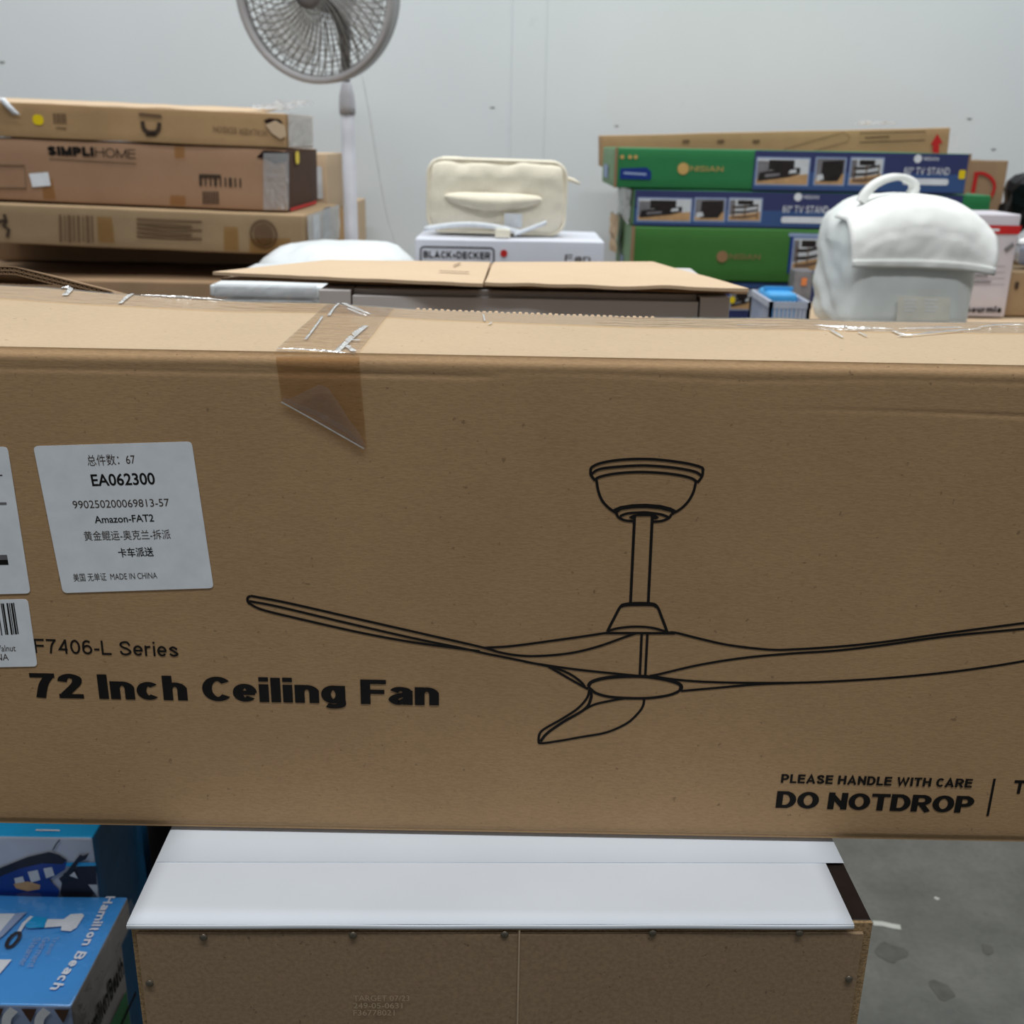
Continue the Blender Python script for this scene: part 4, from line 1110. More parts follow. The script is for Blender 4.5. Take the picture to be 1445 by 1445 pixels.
MB().tube([(qw/2-.006, -.02, qh-.04), (qw/2+.012, -.03, qh-.045), (qw/2+.028, -.035, qh-.052)], [.005, .005, .003], 6).build('zip_pull', 'cream_cloth', cu, smooth=True)

# ------------------------------------------------------------------ printed furniture boxes stacked on the right
RY = 3.3
def rz(py, px=1115): return P(px, py, Y=RY).z
z2t, z2b, z3b, z4b = rz(212.5), rz(270), rz(322.5), rz(399)
x2a, x2b = P(868, 238, Y=RY).x, P(1366, 245, Y=RY).x
x3a, x3b = P(893, 296, Y=RY).x, P(1396, 300, Y=RY).x
x4a, x4b = P(890, 360, Y=RY).x, P(1385, 360, Y=RY).x
GR = 'printed furniture boxes of the right stack'
gm = ['green_print', 'green_pale', 'blue_print']
k2, f2, w2, h2 = carton('furniture_box', 'green and navy printed box with yellow sticker, on top of right stack', x2a, x2b, RY, .50, z2b+.001, z2t, gm, seed=51, faces=(0, 0, 1, 2, 0, 0), group=GR, dent=.002)
k3, f3, w3, h3 = carton('furniture_box', 'blue printed box with three photos, second of the right stack', x3a, x3b, RY, .50, z3b+.001, z2b-.001, gm, seed=52, faces=(0, 0, 1, 0, 0, 0), group=GR, dent=.002)
k4, f4, w4, h4 = carton('furniture_box', 'bright green printed box with faded logo in the right stack', x4a, x4b, RY-.01, .52, z4b+.001, z3b-.001, ['green_bright', 'green_pale'], seed=53, faces=(0, 0, 1, 0, 0, 0), group=GR, dent=.003)
k5, f5, w5, h5 = carton('furniture_box', 'navy printed box at the bottom of the right stack, mostly hidden', x4a+.01, x4b, RY, .50, z4b-.30, z4b-.001, ['navy_print'], seed=54, group=GR, dent=.002)
carton('support_carton', 'plain brown carton at the foot of the right stack', x4a, x4b, RY, .50, 0, z4b-.301, ['kraft_dull'], seed=55)
def photo(face, root, x0, y0, x1, y1, kind):
    """a small printed product photograph: pale room, wood floor, dark low stand"""
    q = uvrect(face, x0, y0, x1, y1); (u0, v0), (u1, v1) = q[0], q[2]; du, dv = u1-u0, v1-v0
    o = patch(face, 'photo_print', [(u0-.004, v0-.004), (u1+.004, v0-.004), (u1+.004, v1+.004), (u0-.004, v1+.004)], 'ink_lightblue', .0022)
    def r(a, b, c, d, mt, n): patch(face, 'photo_field', [(u0+du*a, v0+dv*b), (u0+du*c, v0+dv*b), (u0+du*c, v0+dv*d), (u0+du*a, v0+dv*d)], mt, n, parent=o)
    def pl(pts, mt, n): patch(face, 'photo_field', [(u0+du*a, v0+dv*b) for a, b in pts], mt, n, parent=o)
    r(0, 0, 1, 1, 'photo_pale' if kind != 1 else 'photo_grey', .0025)
    pl([(0, 0), (1, 0), (1, .42), (0, .2)], 'photo_wood', .0027)
    if kind == 0:
        r(.22, .55, .72, .95, 'photo_dark', .0029); r(0, .2, .25, .9, 'photo_grey', .0028)
        pl([(.02, .10), (.62, .28), (.84, .42), (.84, .66), (.55, .62), (.05, .45)], 'photo_dark', .0031)
        pl([(.16, .26), (.45, .34), (.45, .44), (.16, .38)], 'photo_grey', .0033); pl([(.62, .42), (.78, .46), (.76, .6), (.64, .56)], 'photo_pale', .0033)
    elif kind == 1:
        pl([(.18, .1), (.8, .12), (.95, .45), (.95, .95), (.2, .9)], 'photo_dark', .0030); pl([(.05, .1), (.3, .2), (.25, .4), (.05, .35)], 'photo_pale', .0031)
    else:
        r(.25, .74, .75, .95, 'photo_dark', .0029); r(0, .25, .18, .95, 'photo_grey', .0028)
        for b in (.08, .32, .56): pl([(.08, b), (.5, b+.02), (.92, b+.14), (.92, b+.22), (.5, b+.13), (.08, b+.1)], 'photo_dark' if b > .1 else 'photo_brown', .0031)
        for a in (.1, .48, .88): r(a, .1, a+.04, .74, 'photo_brown', .0032)
def logo(face, px, py, r_px, mt, body=None, x1=0, mt2=None):
    c = face.px(px, py); r_ = r_px/470
    patch(face, 'logo_disc', [(c[0]+r_*math.cos(t*.33), c[1]+r_*math.sin(t*.33)) for t in range(19)], mt, .0024)
    if body: pen(face, 'printed_lettering', body, (px+r_px+2, py+r_px*.45), (x1, py+r_px*.55), (px+r_px+2, py-r_px*.5), .12, mt2 or mt, .0024)
def stand_panel(face, root, xa, xb, ya, yb, ph, lx, txt_x0, txt_x1, yo):
    patch(face, 'printed_panel', uvrect(face, xa, ya, xb, yb), 'navy_print', .0016)
    patch(face, 'printed_panel', uvrect(face, xa, ya+(yb-ya)*.52, xb, yb-2), 'blue_print', .0019)
    for (a, b, kk) in ph: photo(face, root, a, ya+9, b, yb-11, kk)
    logo(face, lx, yo-24, 5.5, 'ink_light', 'NISALEX' if False else 'NISIAN', lx+29)
    pen(face, 'printed_lettering', '60" TV STAND', (txt_x0, yo-2), (txt_x1, yo-1), (txt_x0, yo-12), .13, 'ink_light', .0024)
    u = uvrect(face, txt_x0-2, yo+4, txt_x1-1, yo+13); patch(face, 'white_bar', rrect(u[0][0], u[0][1], u[2][0], u[2][1], .007), 'ink_light', .0024)
stand_panel(f2, k2, 1063, 1364, 215, 271, ((1068, 1140, 0), (1151, 1191, 1), (1200, 1244, 2)), 1295, 1275, 1339, 248)
patch(f2, 'yellow_sticker', rrect(*f2.px(1351.5, 252.5), *f2.px(1362.5, 240), .004), 'sticker_yellow', .003)
logo(f2, 964, 238, 8, 'ink_gold', 'NISIAN', 1020, 'ink_gold')
for k in range(3):
    c_ = f2.px(878+8*k+ (3 if k else 0), 221.5); patch(f2, 'gold_dot', [(c_[0]+.006*math.cos(t*.5), c_[1]+.006*math.sin(t*.5)) for t in range(13)], 'ink_gold', .002)
q = uvrect(f2, 875, 236, 919, 253); patch(f2, 'navy_badge', [q[0], q[1], (q[2][0], q[2][1]-.012), (q[2][0]-.015, q[2][1]), (q[3][0], q[3][1]-.004)], 'ink_navy', .002)
mb = MB(); stroke(mb, f2, f2.px_many([(880, 244), (912, 246)]), .006, .0024); mb.build('badge_line', 'ink_lightblue', k2)
FK2 = Face(k2, (-w2/2, .25, 0), (0, -1, 0), (0, 0, 1), (-1, 0, 0))
patch(FK2, 'blue_patch', rrect(.10, .02, .26, .06, .004), 'ink_lightblue', .002)
MB().box((-w2/2-.002, -.252, .0), (-w2/2+.006, -.246, h2)).build('worn_edge', 'kraft_dull', k2)
MB().box((w2/2-.005, -.252, .0), (w2/2+.002, -.246, h2)).build('worn_edge', 'kraft_dull', k2)
stand_panel(f3, k3, 895, 1356, 272, 322, ((901, 974, 0), (981, 1022, 1), (1029, 1073, 2)), 1126, 1104, 1168, 302)
mb = MB(); mb.grid(lambda u, v: (-w3/2-.006-.02*abs(noise.noise(Vector((u*5, v*6, 3)))), -.24+.40*u, .002+(h3-.006)*v), 12, 8); mb.build('end_film', 'wrap_film', k3)
FK3 = Face(k3, (-w3/2, .25, 0), (0, -1, 0), (0, 0, 1), (-1, 0, 0)); patch(FK3, 'torn_hole', [(.22, .0), (.36, .0), (.34, h3*.95), (.24, h3*.9)], 'brown_dark', .002)
logo(f4, 1019, 362, 8, 'ink_goldfaint', 'NISIAN', 1072, 'ink_goldfaint')
q = uvrect(f4, 1113, 333, 1190, 386); patch(f4, 'printed_panel', q, 'ink_navy', .002)
photo(f4, k4, 1119, 337, 1160, 381, 2)
mb = MB(); stroke(mb, f4, f4.px_many([(1113, 331), (1190, 333)]), .01, .0022); mb.build('panel_edge', 'ink_lightblue', k4)
MB().box((-w4/2-.002, -.262, .0), (-w4/2+.008, -.255, h4)).build('worn_edge', 'kraft_dull', k4)
FK4 = Face(k4, (-w4/2, .26, 0), (0, -1, 0), (0, 0, 1), (-1, 0, 0)); patch(FK4, 'blue_patch', rrect(.20, .02, .30, .05, .004), 'ink_lightblue', .002)
mb = MB(); mb.grid(lambda u, v: (-w4/2-.02-.05*u*(1-u)-.01*noise.noise(Vector((u*8, v*5, 0))), .0+.20*u, h4*.35+h4*.75*v), 10, 6); o = mb.build('torn_paper', 'kraft_pale', k4); solidify(o, .001)
photo(f5, k5, 1031, 410, 1064, 436, 0); photo(f5, k5, 1073, 410, 1113, 436, 1)
c_ = f5.px(1033, 423); patch(f5, 'round_sticker', [(c_[0]+.009*math.cos(t*.5), c_[1]+.011*math.sin(t*.5)) for t in range(13)], 'sticker_yellow', .004)
patch(f5, 'printed_panel', uvrect(f5, 1030, 400, 1150, 407), 'blue_print', .002)

# long plain carton behind the printed boxes, tipped up at its right end
TY = 3.86
x1a, x1b = P(850, 200, Y=TY).x, P(1341, 198, Y=TY).x
zt1 = P(1095, 185, Y=TY).z
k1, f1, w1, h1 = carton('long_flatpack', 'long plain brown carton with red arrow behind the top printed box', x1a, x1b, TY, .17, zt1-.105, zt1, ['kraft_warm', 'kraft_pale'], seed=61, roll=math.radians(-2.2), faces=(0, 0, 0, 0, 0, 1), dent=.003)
patch(f1, 'red_arrow', f1.px_many([(1316, 232), (1325, 232), (1325, 202), (1330, 202), (1322.5, 188.5), (1313, 204), (1316, 204)]), 'ink_red', .002)
mb = MB(); stroke(mb, f1, f1.px_many([(1213, 188), (1306, 185.5), (1305, 197.5), (1213, 201)]), .0025, .0015, closed=True); mb.build('printed_frame', 'ink_soft', k1)
mb = MB(); stroke(mb, f1, f1.px_many([(1220, 194.5), (1255, 192.5)]), .004, .0015); mb.build('printed_line', 'ink_faint', k1)
mb = MB(); stroke(mb, f1, f1.px_many([(1105, 211), (1150, 198), (1190, 187), (1199, 192), (1196, 200), (1140, 215)]), .002, .0015); mb.build('line_sketch', 'ink_faint', k1)
for x_ in (968, 1017, 1067): mb = MB(); stroke(mb, f1, f1.px_many([(x_-5, 199.5), (x_+5, 199)]), .009, .0015); mb.build('printed_mark', 'ink_faint', k1)
mb = MB(); mb.grid(lambda u, v: (w1/2-.30+.13*u, -.07+.1*v, h1+.003+.020*abs(noise.noise(Vector((u*4, v*4, 7))))+.012), 8, 6); mb.build('film_scrap', 'wrap_film', k1)
carton('support_carton', 'plain brown carton under the long carton with red arrow', x1a+.2, x1b-.05, TY, .2, 0, zt1-.130, ['kraft_dull'], seed=62)

# carton with a red letter, black sack and small goods at the far right
DY = 3.95
xd0, xd1 = P(1345, 270, Y=DY).x, P(1417, 270, Y=DY).x
kd, fd, wd_, hd_ = carton('lettered_carton', 'plain tan carton marked with a big red letter D', xd0, xd1, DY, .28, 0, P(1390, 226, Y=DY).z, ['kraft_dull'], seed=63)
mb = MB(); stroke(mb, fd, fd.px_many([(1378, 243), (1372, 275)]), .014, .002)
stroke(mb, fd, [Vector(q) for q in smooth_pts([Vector(fd.px(*p)) for p in ((1374, 245), (1386, 244.5), (1397, 250), (1403, 260), (1401, 272), (1396, 280))], 5)], .011, .0022); mb.build('red_letter', 'ink_red', kd)
ky = 3.52
sx = P(1522, 285, Y=ky).x; st = P(1440, 228, Y=ky).z
bs = thing('black_sack', 'crumpled black plastic sack at the right edge above the tan carton', 'bag', (sx, ky+.15, st-.30))
mb = MB()
def bsack(u, v):
    th_ = 2*math.pi*u; ph = math.pi*v-math.pi/2
    p = Vector((.16*math.cos(ph)*math.cos(th_), .16*math.cos(ph)*math.sin(th_), .15+.15*math.sin(ph)))
    p *= 1+.22*noise.noise(p*11)+.10*noise.noise(p*27)
    return Vector((p.x, p.y, max(0, p.z)))
mb.grid(bsack, 36, 22); mb.build('sack_body', 'black_plastic', bs, smooth=False, weld=1e-4)
mb = MB(); mb.lathe([(.012, 0), (.03, .03), (.045, .05)], 9, 0, (0, 0, .29)); mb.build('tied_neck', 'black_plastic', bs)
carton('support_carton', 'brown carton in shade under the black sack', sx-.09, sx+.3, ky+.0, .3, 0, st-.301, ['kraft_dull'], seed=64)

# carton platform that carries the white bag, the kitchen box and the basket
GY = 2.74
gz = P(1425, 449, Y=GY).z
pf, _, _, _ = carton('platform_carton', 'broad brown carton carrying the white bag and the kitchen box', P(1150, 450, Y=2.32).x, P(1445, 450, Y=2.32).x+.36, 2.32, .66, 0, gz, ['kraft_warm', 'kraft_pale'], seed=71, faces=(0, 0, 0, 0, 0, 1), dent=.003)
xg0, xg1 = P(1310, 375, Y=GY).x, P(1430, 375, Y=GY).x
gb, fg, wg, hg = carton('kitchen_box', 'white kitchen appliance box with red band behind the white bag', xg0, xg1, GY, .16, gz+.001, P(1415, 302, Y=GY).z, ['box_mauve'], seed=72, dent=.0015)
patch(fg, 'red_band', fg.px_many([(1360, 330), (1438, 330.5), (1442, 318.5), (1360, 317)]), 'ink_red', .0015)
mb = MB(); stroke(mb, fg, fg.px_many([(1392, 324), (1410, 324.5)]), .006, .002); mb.build('band_line', 'ink_light', gb)
pen(fg, 'printed_lettering', 'Gourmia', (1360, 441), (1412, 441), (1361, 432), .24, 'ink', .0018)
for k in range(5):
    y_ = 363.5+8.5*k
    mb = MB(); stroke(mb, fg, fg.px_many([(1376-1.4*k, y_), (1404-1.5*k-6*(k % 2), y_)]), .004, .0018); mb.build('printed_line', 'photo_grey', gb)
    if k: mb = MB(); stroke(mb, fg, fg.px_many([(1376-1.4*k, y_+4), (1419-.5*k, y_+4)]), .0012, .0018); mb.build('printed_rule', 'photo_grey', gb)
patch(fg, 'small_photo', fg.px_many([(1416, 352), (1420, 356), (1431, 347), (1429, 342)]), 'photo_grey', .0018)
FGe = Face(gb, (-wg/2, -.08, hg), (1, 0, 0), (0, 1, 0), (0, 0, 1))
xs0, xs1 = xg1+.004, xg1+.22
sb, fsb, _, hsb = carton('small_carton', 'small tan carton at the right edge beside the kitchen box', xs0+.0, xs1, 2.76, .18, gz+.001, P(1435, 383, Y=2.76).z, ['kraft_olive'], seed=73)
patch(fsb, 'printed_mark', rrect(*fsb.px(1431, 408), *fsb.px(1438, 398), .003), 'ink_soft', .0015)
cl = thing('clear_packet', 'crumpled clear plastic packet on the small tan carton', 'packet', (xs0+.112, 2.85, sb.location.z+hsb))
mb = MB()
def packet(u, v):
    th_ = 2*math.pi*u; ph = math.pi*v-math.pi/2
    p = Vector((.085*math.cos(ph)*math.cos(th_), .065*math.cos(ph)*math.sin(th_), .06+.06*math.sin(ph)))
    p *= 1+.25*noise.noise(p*16)
    return Vector((p.x, p.y, max(.001, p.z)))
mb.grid(packet, 24, 14); mb.build('packet_film', 'wrap_film', cl, weld=1e-4)
mb = MB(); soft_box(.10, .06, .06, .012, (4, 3, 3), .006, 9).build('packet_filling', 'ink_lightblue', cl, smooth=True, weld=1e-5)

# comforter bag
CYB = 2.35
c0x, c1x = P(1200, 420, Y=CYB).x, P(1376, 420, Y=CYB).x
cz1 = P(1270, 277, Y=CYB+.12).z
cbag = thing('comforter_bag', 'plump white fabric comforter bag with a carry handle and pale label', 'bag', ((c0x+c1x)/2, CYB+.16, gz+.001))
cw = c1x-c0x+.012; ch = cz1-gz-.002; cdp = .33
def topz(x):                      # crown of the bag: full in the middle, falling to the shoulders
    t = min(1.15, abs(x/(cw/2)))
    return ch-.052*t**2.6
mb = soft_box(cw, cdp, ch, .05, (16, 16, 18), 0, 0)
vv = []
for p in mb.v:
    x, y, z = p; t = z/ch
    q = Vector((x*(1+.07*max(0, t-.3)), y*(1-.10*max(0, t-.6)), z*topz(x)/ch))
    if x < -cw/2+.05:
        k_ = min(1, (-cw/2+.05-x)/.03)
        q.x += k_*(.006*math.sin(z*70-y*38+3*noise.noise(q*9))*max(0, noise.noise(Vector((y*7, z*6, 3)))+.35)+.005*noise.noise(Vector((y*14, z*22, 1))))
    elif y < -cdp/2+.02: q.y += .004*noise.noise(Vector((x*14, z*14, 4)))
    else: q += Vector((0, 0, .004*noise.noise(Vector((x*14, y*14, 5)))))
    vv.append(tuple(q))
mb.v = vv; mb.build('bag_body', 'white_cloth_sheer', cbag, smooth=True, weld=1e-5)
FCB = Face(cbag, (-cw/2, -cdp/2, 0), (1, 0, 0), (0, 0, 1), (0, -1, 0))
vz = FCB.px(1285, 378)[1]
def flapf(u, v):
    x = -cw/2*1.02+cw*1.07*u
    hgt = topz(x)+.006; rr = .075
    L1 = hgt-vz; d = v*(L1+.14); sag = -.012*u**5
    if d < L1-rr: y, z = -cdp/2-.010-.006*math.sin(3*v), vz+d
    elif d < L1-rr+rr*math.pi/2:
        a_ = (d-(L1-rr))/rr; y, z = -cdp/2-.010+rr*(1-math.cos(a_)), hgt-rr+rr*math.sin(a_)
    else: y, z = -cdp/2-.010+rr+(d-(L1-rr+rr*math.pi/2)), hgt
    z += sag*max(0, 1-v*3)
    w_ = .004*noise.noise(Vector((u*6, v*4, 2)))+.0025*noise.noise(Vector((u*17, v*11, 5)))
    return (x*(1+.05*math.sin(math.pi*min(1, v*1.4))), y-w_-.006*(u**5), z)
mb = MB(); mb.grid(flapf, 36, 36); o = mb.build('bag_flap', 'white_cloth', cbag, smooth=True); solidify(o, .004, 0)
mb = MB()
def band(u, v):
    p = Vector(flapf(u, .005+.06*v)); return (p.x, p.y-.004, p.z)
mb.grid(band, 30, 3); o = mb.build('flap_band', 'white_cloth', cbag, smooth=True); solidify(o, .003, 0)
patch(FCB, 'printed_label', FCB.px_many([(1262, 452), (1337, 452), (1338, 419), (1265, 417)]), 'pale_label', .012)
for x_ in (1273, 1302):
    for k in range(4):
        mb = MB(); stroke(mb, FCB, FCB.px_many([(x_, 422+5*k), (x_+18-3*(k % 2), 422.5+5*k)]), .0022, .0125); mb.build('label_line', 'paper_white', cbag)
hy = -cdp/2+.10
hp = [(1214, 285), (1222, 272), (1236, 259), (1255, 251), (1272, 250), (1286, 256), (1290, 266), (1284, 278), (1288, 288)]
hpts = [Vector((P(x, y, Y=cbag.location.y+hy).x-cbag.location.x, hy, P(x, y, Y=cbag.location.y+hy).z-cbag.location.z)) for x, y in hp]
hpts = smooth_pts(hpts, 5)
mb = MB(); L = len(hpts)
for k, p in enumerate(hpts):
    t = (hpts[min(k+1, L-1)]-hpts[max(k-1, 0)]).normalized(); nn = Vector((-t.z, 0, t.x))
    for a_, b_ in ((.007, -.016), (.007, .016), (-.007, .016), (-.007, -.016)):
        mb.v.append(tuple(p+nn*a_+Vector((0, b_, 0))))
for k in range(L-1):
    for j in range(4): mb.f.append((k*4+j, k*4+(j+1) % 4, (k+1)*4+(j+1) % 4, (k+1)*4+j)); mb.mi.append(0)
o = mb.build('carry_handle', 'white_cloth', cbag, smooth=True)

# basket and grey post left of the bag
bkx0 = P(1088, 437, Y=2.30).x
bk = thing('white_basket', 'slotted white plastic basket left of the white comforter bag', 'basket', (bkx0+.045, 2.42, gz-.06))
bz = P(1110, 425, Y=2.33).z-gz+.06
for a_, b_ in (((-.041, -.10), (.041, -.10)), ((.041, -.10), (.041, .10)), ((.041, .10), (-.041, .10)), ((-.041, .10), (-.041, -.10))):
    a_ = Vector((*a_, 0)); b_ = Vector((*b_, 0)); nS = 9
    mb = MB()
    for k in range(nS+1):
        p = a_.lerp(b_, k/nS); mb.box((p.x-.003, p.y-.003, 0), (p.x+.003, p.y+.003, bz))
    lo = Vector((min(a_.x, b_.x)-.004, min(a_.y, b_.y)-.004, 0)); hi = Vector((max(a_.x, b_.x)+.004, max(a_.y, b_.y)+.004, 0))
    mb.box((lo.x, lo.y, bz-.014), (hi.x, hi.y, bz)); mb.box((lo.x, lo.y, 0), (hi.x, hi.y, .02))
    mb.build('basket_side', 'basket_white', bk)
MB().box((-.039, -.098, .001), (.039, .098, .004)).build('basket_bottom', 'basket_white', bk)
bp = thing('blue_packet', 'sky blue packet lying in the slotted white basket', 'packet', (bkx0+.045, 2.44, gz-.055))
mb = MB(); soft_box(.070, .12, bz+.006, .012, (4, 4, 3), .004, 5).build('packet_body', 'skyblue_plastic', bp, smooth=True, weld=1e-5)
MB().box((-.033, -.004, bz+.004), (.033, .004, bz+.012)).build('packet_seam', 'skyblue_plastic', bp)
gx0, gx1 = P(1119, 410, Y=3.02).x, P(1146, 410, Y=3.02).x
carton('support_carton', 'plain brown carton under the slotted white basket', bkx0-.02, bkx0+.088, 2.30, .25, 0, gz-.061, ['kraft_dull'], seed=75)
gpo, fgp, _, _ = carton('grey_box', 'narrow grey box with an orange patch beside the white comforter bag', gx0, gx1, 3.02, .07, 0, P(1130, 381, Y=3.02).z, ['photo_grey'], seed=74)
patch(fgp, 'orange_patch', rrect(*fgp.px(1130, 403), *fgp.px(1139, 392), .003), 'orange_plastic', .0015)

# ------------------------------------------------------------------ boxes on the floor at the lower left
QZ = .45
def q(px, py, z=QZ): return P(px, py, Z=z)
pr_b = q(176, 1264); pr_f = q(96, 1420)
qx1 = (pr_b.x+pr_f.x)/2+.004; qy0 = pr_f.y; qy1 = pr_b.y
st1 = thing('steamer_box', 'shrink-wrapped bright blue garment steamer box with white lettering on its top', 'box', (qx1-.17, (qy0+qy1)/2, QZ-.04))
sw_ = .34; sd_ = qy1-qy0; sh = .04
soft_box(sw_, sd_, sh, .003, (10, 6, 3), .0015, 81, faces=(1, 0, 0, 2, 0, 0)).build('body', ['steam_blue', 'ink_lightblue', 'grey_side'], st1, smooth=True, weld=1e-5)
FQ = Face(st1, (0, 0, sh), (1, 0, 0), (0, 1, 0), (0, 0, 1))
pen(FQ, 'printed_lettering', 'Hamilton', FQ.px(150, 1266), FQ.px(115, 1335), FQ.px(162, 1268), .20, 'ink_light', .001, uv=True, space=.12)
pen(FQ, 'printed_lettering', 'Beach', FQ.px(110, 1343), FQ.px(70, 1397), FQ.px(124, 1344), .20, 'ink_light', .001, uv=True, space=.12)
pen(FQ, 'printed_lettering', 'Travel', FQ.px(76, 1323), FQ.px(64, 1348), FQ.px(83, 1324), .08, 'ink_lightblue', .001, uv=True)
pen(FQ, 'printed_lettering', 'Garment', FQ.px(62, 1324), FQ.px(38, 1366), FQ.px(71, 1325), .10, 'ink_lightblue', .001, uv=True)
pen(FQ, 'printed_lettering', 'Steamer', FQ.px(49, 1324), FQ.px(25, 1364), FQ.px(58, 1325), .10, 'ink_lightblue', .001, uv=True)
# printed steamer picture: white head, bright tank, grey dial, pale corner fields
patch(FQ, 'steamer_picture', FQ.px_many([(63, 1310), (66, 1298), (90, 1298), (100, 1291), (116, 1290), (119, 1293), (108, 1310), (100, 1315), (86, 1314), (87, 1308)]), 'ink_light', .001)
patch(FQ, 'steamer_picture', FQ.px_many([(35, 1307), (44, 1294), (68, 1296), (62, 1310), (40, 1311)]), 'cyan_print', .001)
mb = MB(); stroke(mb, FQ, FQ.px_many([(27, 1316), (34, 1304), (45, 1294)]), .004, .0011); mb.build('steamer_picture', 'ink_light', st1)
mb = MB(); cc_ = FQ.px(19, 1327); stroke(mb, FQ, [(cc_[0]+.005*math.cos(t*.5), cc_[1]+.011*math.sin(t*.5)) for t in range(12)], .004, .0011, closed=True); mb.build('steamer_picture', 'iron_dark', st1)
patch(FQ, 'printed_field', FQ.px_many([(-30, 1375), (0, 1375), (17, 1355), (-20, 1355)]), 'ink_light', .001)
patch(FQ, 'printed_field', FQ.px_many([(-40, 1330), (0, 1316), (22, 1290), (-20, 1290)]), 'ink_light', .001)
patch(FQ, 'printed_field', FQ.px_many([(-30, 1345), (4, 1322), (38, 1288), (22, 1290), (0, 1316), (-40, 1332)]), 'ink_lightblue', .0011)
# woven look front: pale chevrons
FQf = Face(st1, (-sw_/2, -sd_/2, 0), (1, 0, 0), (0, 0, 1), (0, -1, 0))
for k in range(9):
    u = .06+.032*k
    mb = MB(); stroke(mb, FQf, [Vector(p) for p in smooth_pts([Vector((u, sh-.004)), Vector((u-.008, sh-.014)), Vector((u-.010, sh-.026)), Vector((u-.004, .002))], 4)], .009, .001); mb.build('printed_wave', 'paper_white', st1)
for k in range(9):
    u = .075+.032*k
    patch(FQf, 'printed_wedge', [(u-.008, sh-.003), (u+.007, sh-.003), (u-.001, sh-.020)], 'brown_dark', .0012)
# shrink film over the top, loose at the right edge
mb = MB()
mb.grid(lambda u, v: (-sw_/2+(sw_+.004)*u, -sd_/2+sd_*v, sh+.0018+.0016*abs(noise.noise(Vector((u*14, v*9, 3))))+.0012*max(0, .25-v)*abs(noise.noise(Vector((u*40, v*40, 1))))*8), 50, 30)
mb.build('shrink_film', 'shrink_film', st1, smooth=True)
mb = MB()
mb.grid(lambda u, v: (sw_/2+.002+.005*v+.003*noise.noise(Vector((u*12, v*4, 6))), -sd_/2+sd_*u, sh-.003-.022*v+.004*noise.noise(Vector((u*16, v*3, 1)))), 24, 6)
mb.build('film_fold', 'shrink_film', st1, smooth=True)

s2x = (q(180, 1313, QZ-.041).x+q(105, 1424, QZ-.041).x)/2
st2 = thing('steamer_box', 'grey and green steamer box below the blue one, lettered on its side', 'box', (s2x-.20, (q(180, 1313, QZ-.041).y+q(105, 1424, QZ-.041).y-.012)/2, 0))
s2w = .40; s2d = q(180, 1313, QZ-.041).y-q(105, 1424, QZ-.041).y+.012; s2h = QZ-.041
soft_box(s2w, s2d, s2h, .004, (6, 6, 8), .002, 83, faces=(0, 0, 0, 1, 0, 0)).build('body', ['grey_side', 'grey_side'], st2, smooth=True, weld=1e-5)
FS2 = Face(st2, (s2w/2, -s2d/2, 0), (0, 1, 0), (0, 0, 1), (1, 0, 0))
pen(FS2, 'printed_lettering', 'Hamilton Beach', (.012, s2h-.052), (s2d-.01, s2h-.052), (.012, s2h-.024), .22, 'ink', .0015, uv=True, space=.12)
patch(FS2, 'green_panel', [(.03, .05), (s2d-.01, .05), (s2d-.01, s2h-.075), (.03, s2h-.075)], 'green_side', .0015)
for k in range(3):
    mb = MB(); stroke(mb, FS2, [(.06, s2h-.10-.03*k), (.14-.02*k, s2h-.10-.03*k)], .006, .002); mb.build('printed_line', 'ink', st2)

# iron box behind
IY = q(180, 1313, QZ-.041).y+.012
ix1 = P(137, 1230, Y=IY).x; iz1 = P(60, 1181, Y=IY).z
ib = thing('iron_box', 'white and blue box picturing a steam iron, behind the blue steamer box', 'box', (ix1-.17, IY+.07, 0))
iw = .34
soft_box(iw, .14, iz1, .004, (8, 4, 8), .0015, 85, faces=(0, 0, 0, 2, 0, 1)).build('body', ['iron_box_white', 'cyan_print', 'teal_side'], ib, smooth=True, weld=1e-5)
FI = Face(ib, (-iw/2, -.07, 0), (1, 0, 0), (0, 0, 1), (0, -1, 0))
patch(FI, 'printed_field', FI.px_many([(80, 1290), (138, 1290), (136, 1216), (112, 1222), (90, 1232)]), 'iron_dark', .001)
patch(FI, 'printed_field', FI.px_many([(85, 1222), (136, 1221), (136, 1216), (92, 1216)]), 'cyan_print', .0012)
patch(FI, 'iron_picture', FI.px_many([(-30, 1300), (-30, 1240), (0, 1228), (50, 1218), (95, 1215), (92, 1226), (70, 1240), (85, 1255), (80, 1268), (50, 1280), (20, 1284)]), 'iron_blue', .0014)
patch(FI, 'iron_picture', FI.px_many([(-30, 1236), (5, 1222), (40, 1208), (70, 1201), (84, 1205), (96, 1213), (88, 1218), (60, 1217), (30, 1224), (5, 1234), (-20, 1246)]), 'iron_dark', .0016)
for pts in ([(21, 1238), (33, 1235), (37, 1246), (24, 1250)], [(40, 1229), (54, 1226), (58, 1240), (45, 1244)], [(62, 1224), (74, 1222), (78, 1234), (66, 1238)]):
    patch(FI, 'iron_picture', FI.px_many(pts), 'photo_pale', .0018)
patch(FI, 'iron_picture', FI.px_many([(20, 1246), (40, 1242), (58, 1247), (57, 1253), (40, 1256), (24, 1252)]), 'photo_wood', .0020)
patch(FI, 'iron_picture', FI.px_many([(84, 1238), (92, 1232), (114, 1204), (118, 1206), (127, 1202), (122, 1211), (112, 1215), (98, 1236), (88, 1244)]), 'iron_dark', .0022)
patch(FI, 'printed_field', FI.px_many([(99, 1234), (106, 1228), (111, 1238)]), 'photo_pale', .0022)
patch(FI, 'printed_field', FI.px_many([(125, 1247), (138, 1247), (139, 1265)]), 'photo_pale', .0014)
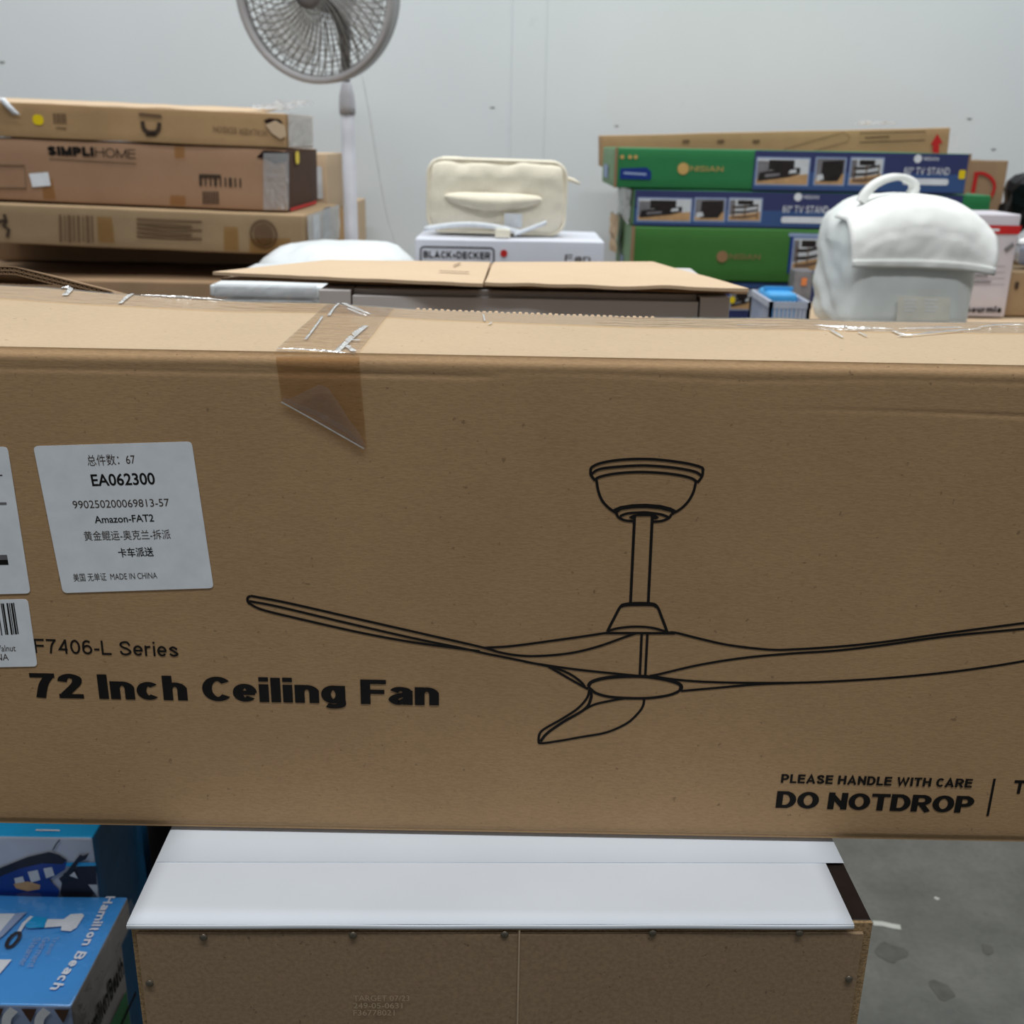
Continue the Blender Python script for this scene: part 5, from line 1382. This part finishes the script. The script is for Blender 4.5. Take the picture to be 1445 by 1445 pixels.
mb = MB(); stroke(mb, FI, FI.px_many([(75, 1199), (80, 1190), (85, 1184)]), .0012, .0012); mb.build('printed_seam', 'iron_dark', ib)
FIt = Face(ib, (0, 0, iz1), (1, 0, 0), (0, 1, 0), (0, 0, 1))
patch(FIt, 'printed_field', FIt.px_many([(50, 1173.5), (85, 1174), (84, 1172), (51, 1171.5)]), 'ink_light', .0012)

# dark goods in the gap between the iron box and the cabinet
GYY = IY+.155
for k, (pxa, pxb, pyt, mt, nm, lb, d__) in enumerate((
        (138, 176, 1150, 'brown_dark', 'dark_carton', 'dark brown carton in the gap behind the iron box', .09),
        (180, 204, 1140, 'teal_side', 'teal_carton', 'narrow dark teal carton in the gap beside the low cabinet', .08),
        (207, 262, 1160, 'laminate_dark', 'black_carton', 'black carton in the gap just left of the low cabinet', .10))):
    xa_, xb_ = P(pxa, 1220, Y=GYY).x, P(pxb, 1220, Y=GYY).x
    carton(nm, lb, xa_, xb_, GYY, d__, 0, P(200, pyt, Y=GYY).z, [mt], seed=90+k, roll=0, dent=.006)

# ------------------------------------------------------------------ open carton standing on the iron box, just behind the long one
OY = IY+.03; OD = .105
hx = P(163, 413, Y=OY).x; hzp = P(163, 413.5, Y=OY).z
ox0 = hx-.42; oz0 = iz1+.003
oc = thing('open_carton', 'open corrugated carton with one raised flap behind the long carton', 'box', ((hx+ox0)/2, OY+OD/2, oz0))
ow = hx-ox0; oh = hzp-oz0-.03
th = .005; od = OD/2
for lo, hi, nm in (((ow/2-th, -od, 0), (ow/2, od, oh), 'side_wall'), ((-ow/2, -od, 0), (-ow/2+th, od, oh), 'side_wall'), ((-ow/2+th, -od, 0), (ow/2-th, -od+th, oh-.02), 'front_wall'),
                   ((-ow/2+th, -od+th, 0), (ow/2-th, od-th, th), 'bottom')):
    MB().box(lo, hi).build(nm, 'kraft_dull', oc)
f0 = P(20, 377, Y=OY+.002); f1 = P(-40, 376, Y=OY+.002)
oL = oc.location
prof = [Vector((ow/2-.002, 0, oh)), Vector((hx-oL.x-.002, 0, hzp-oL.z)), Vector((f0.x-oL.x, 0, f0.z-oL.z)), Vector((f1.x-oL.x, 0, f1.z-oL.z)), Vector((f1.x-oL.x-.12, 0, f1.z-oL.z+.004))]
def flap_at(s):
    n__ = len(prof)-1
    seg = [(prof[k+1]-prof[k]).length for k in range(n__)]; tot = sum(seg); d = s*tot
    for k in range(n__):
        if d <= seg[k] or k == n__-1: return prof[k].lerp(prof[k+1], d/seg[k])
        d -= seg[k]
def flap_sheet(name, off, t, mat):
    mb = MB(); mb.grid(lambda u, v: flap_at(u)+Vector((0, -od+.001+(OD-.004)*v, off-.022*v)), 60, 3)
    o = mb.build(name, mat, oc); solidify(o, t, -1); return o
fl1 = flap_sheet('raised_flap', 0, .0012, 'kraft_dull')
for oo in (-.0036, -.0068):
    c_ = flap_sheet('flap_liner', oo, .0008, 'kraft_dull'); c_.parent = fl1
for base, amp, wl_ in ((-.0023, .0011, .0068), (-.0055, .0012, .0080)):
    mb = MB(); L_ = .44
    mb.grid(lambda u, v: flap_at(u)+Vector((0, -od+.0015+(OD-.006)*v, base-.022*v+amp*math.sin(u*L_/wl_*2*math.pi))), 520, 1)
    o = mb.build('fluting', 'kraft_dull', fl1, smooth=True); solidify(o, .0009, 0); o['kind'] = 'stuff'

mb = MB()
def rear(u, v):
    p = flap_at(.06+.94*u); return (p.x-.006*(1-u), od-.006, (p.z-.034)*v)
mb.grid(rear, 30, 2); o = mb.build('rear_wall', 'brown_dark', oc); solidify(o, .004, 0)  # dark colour puts the carton's inner shade onto the rear wall
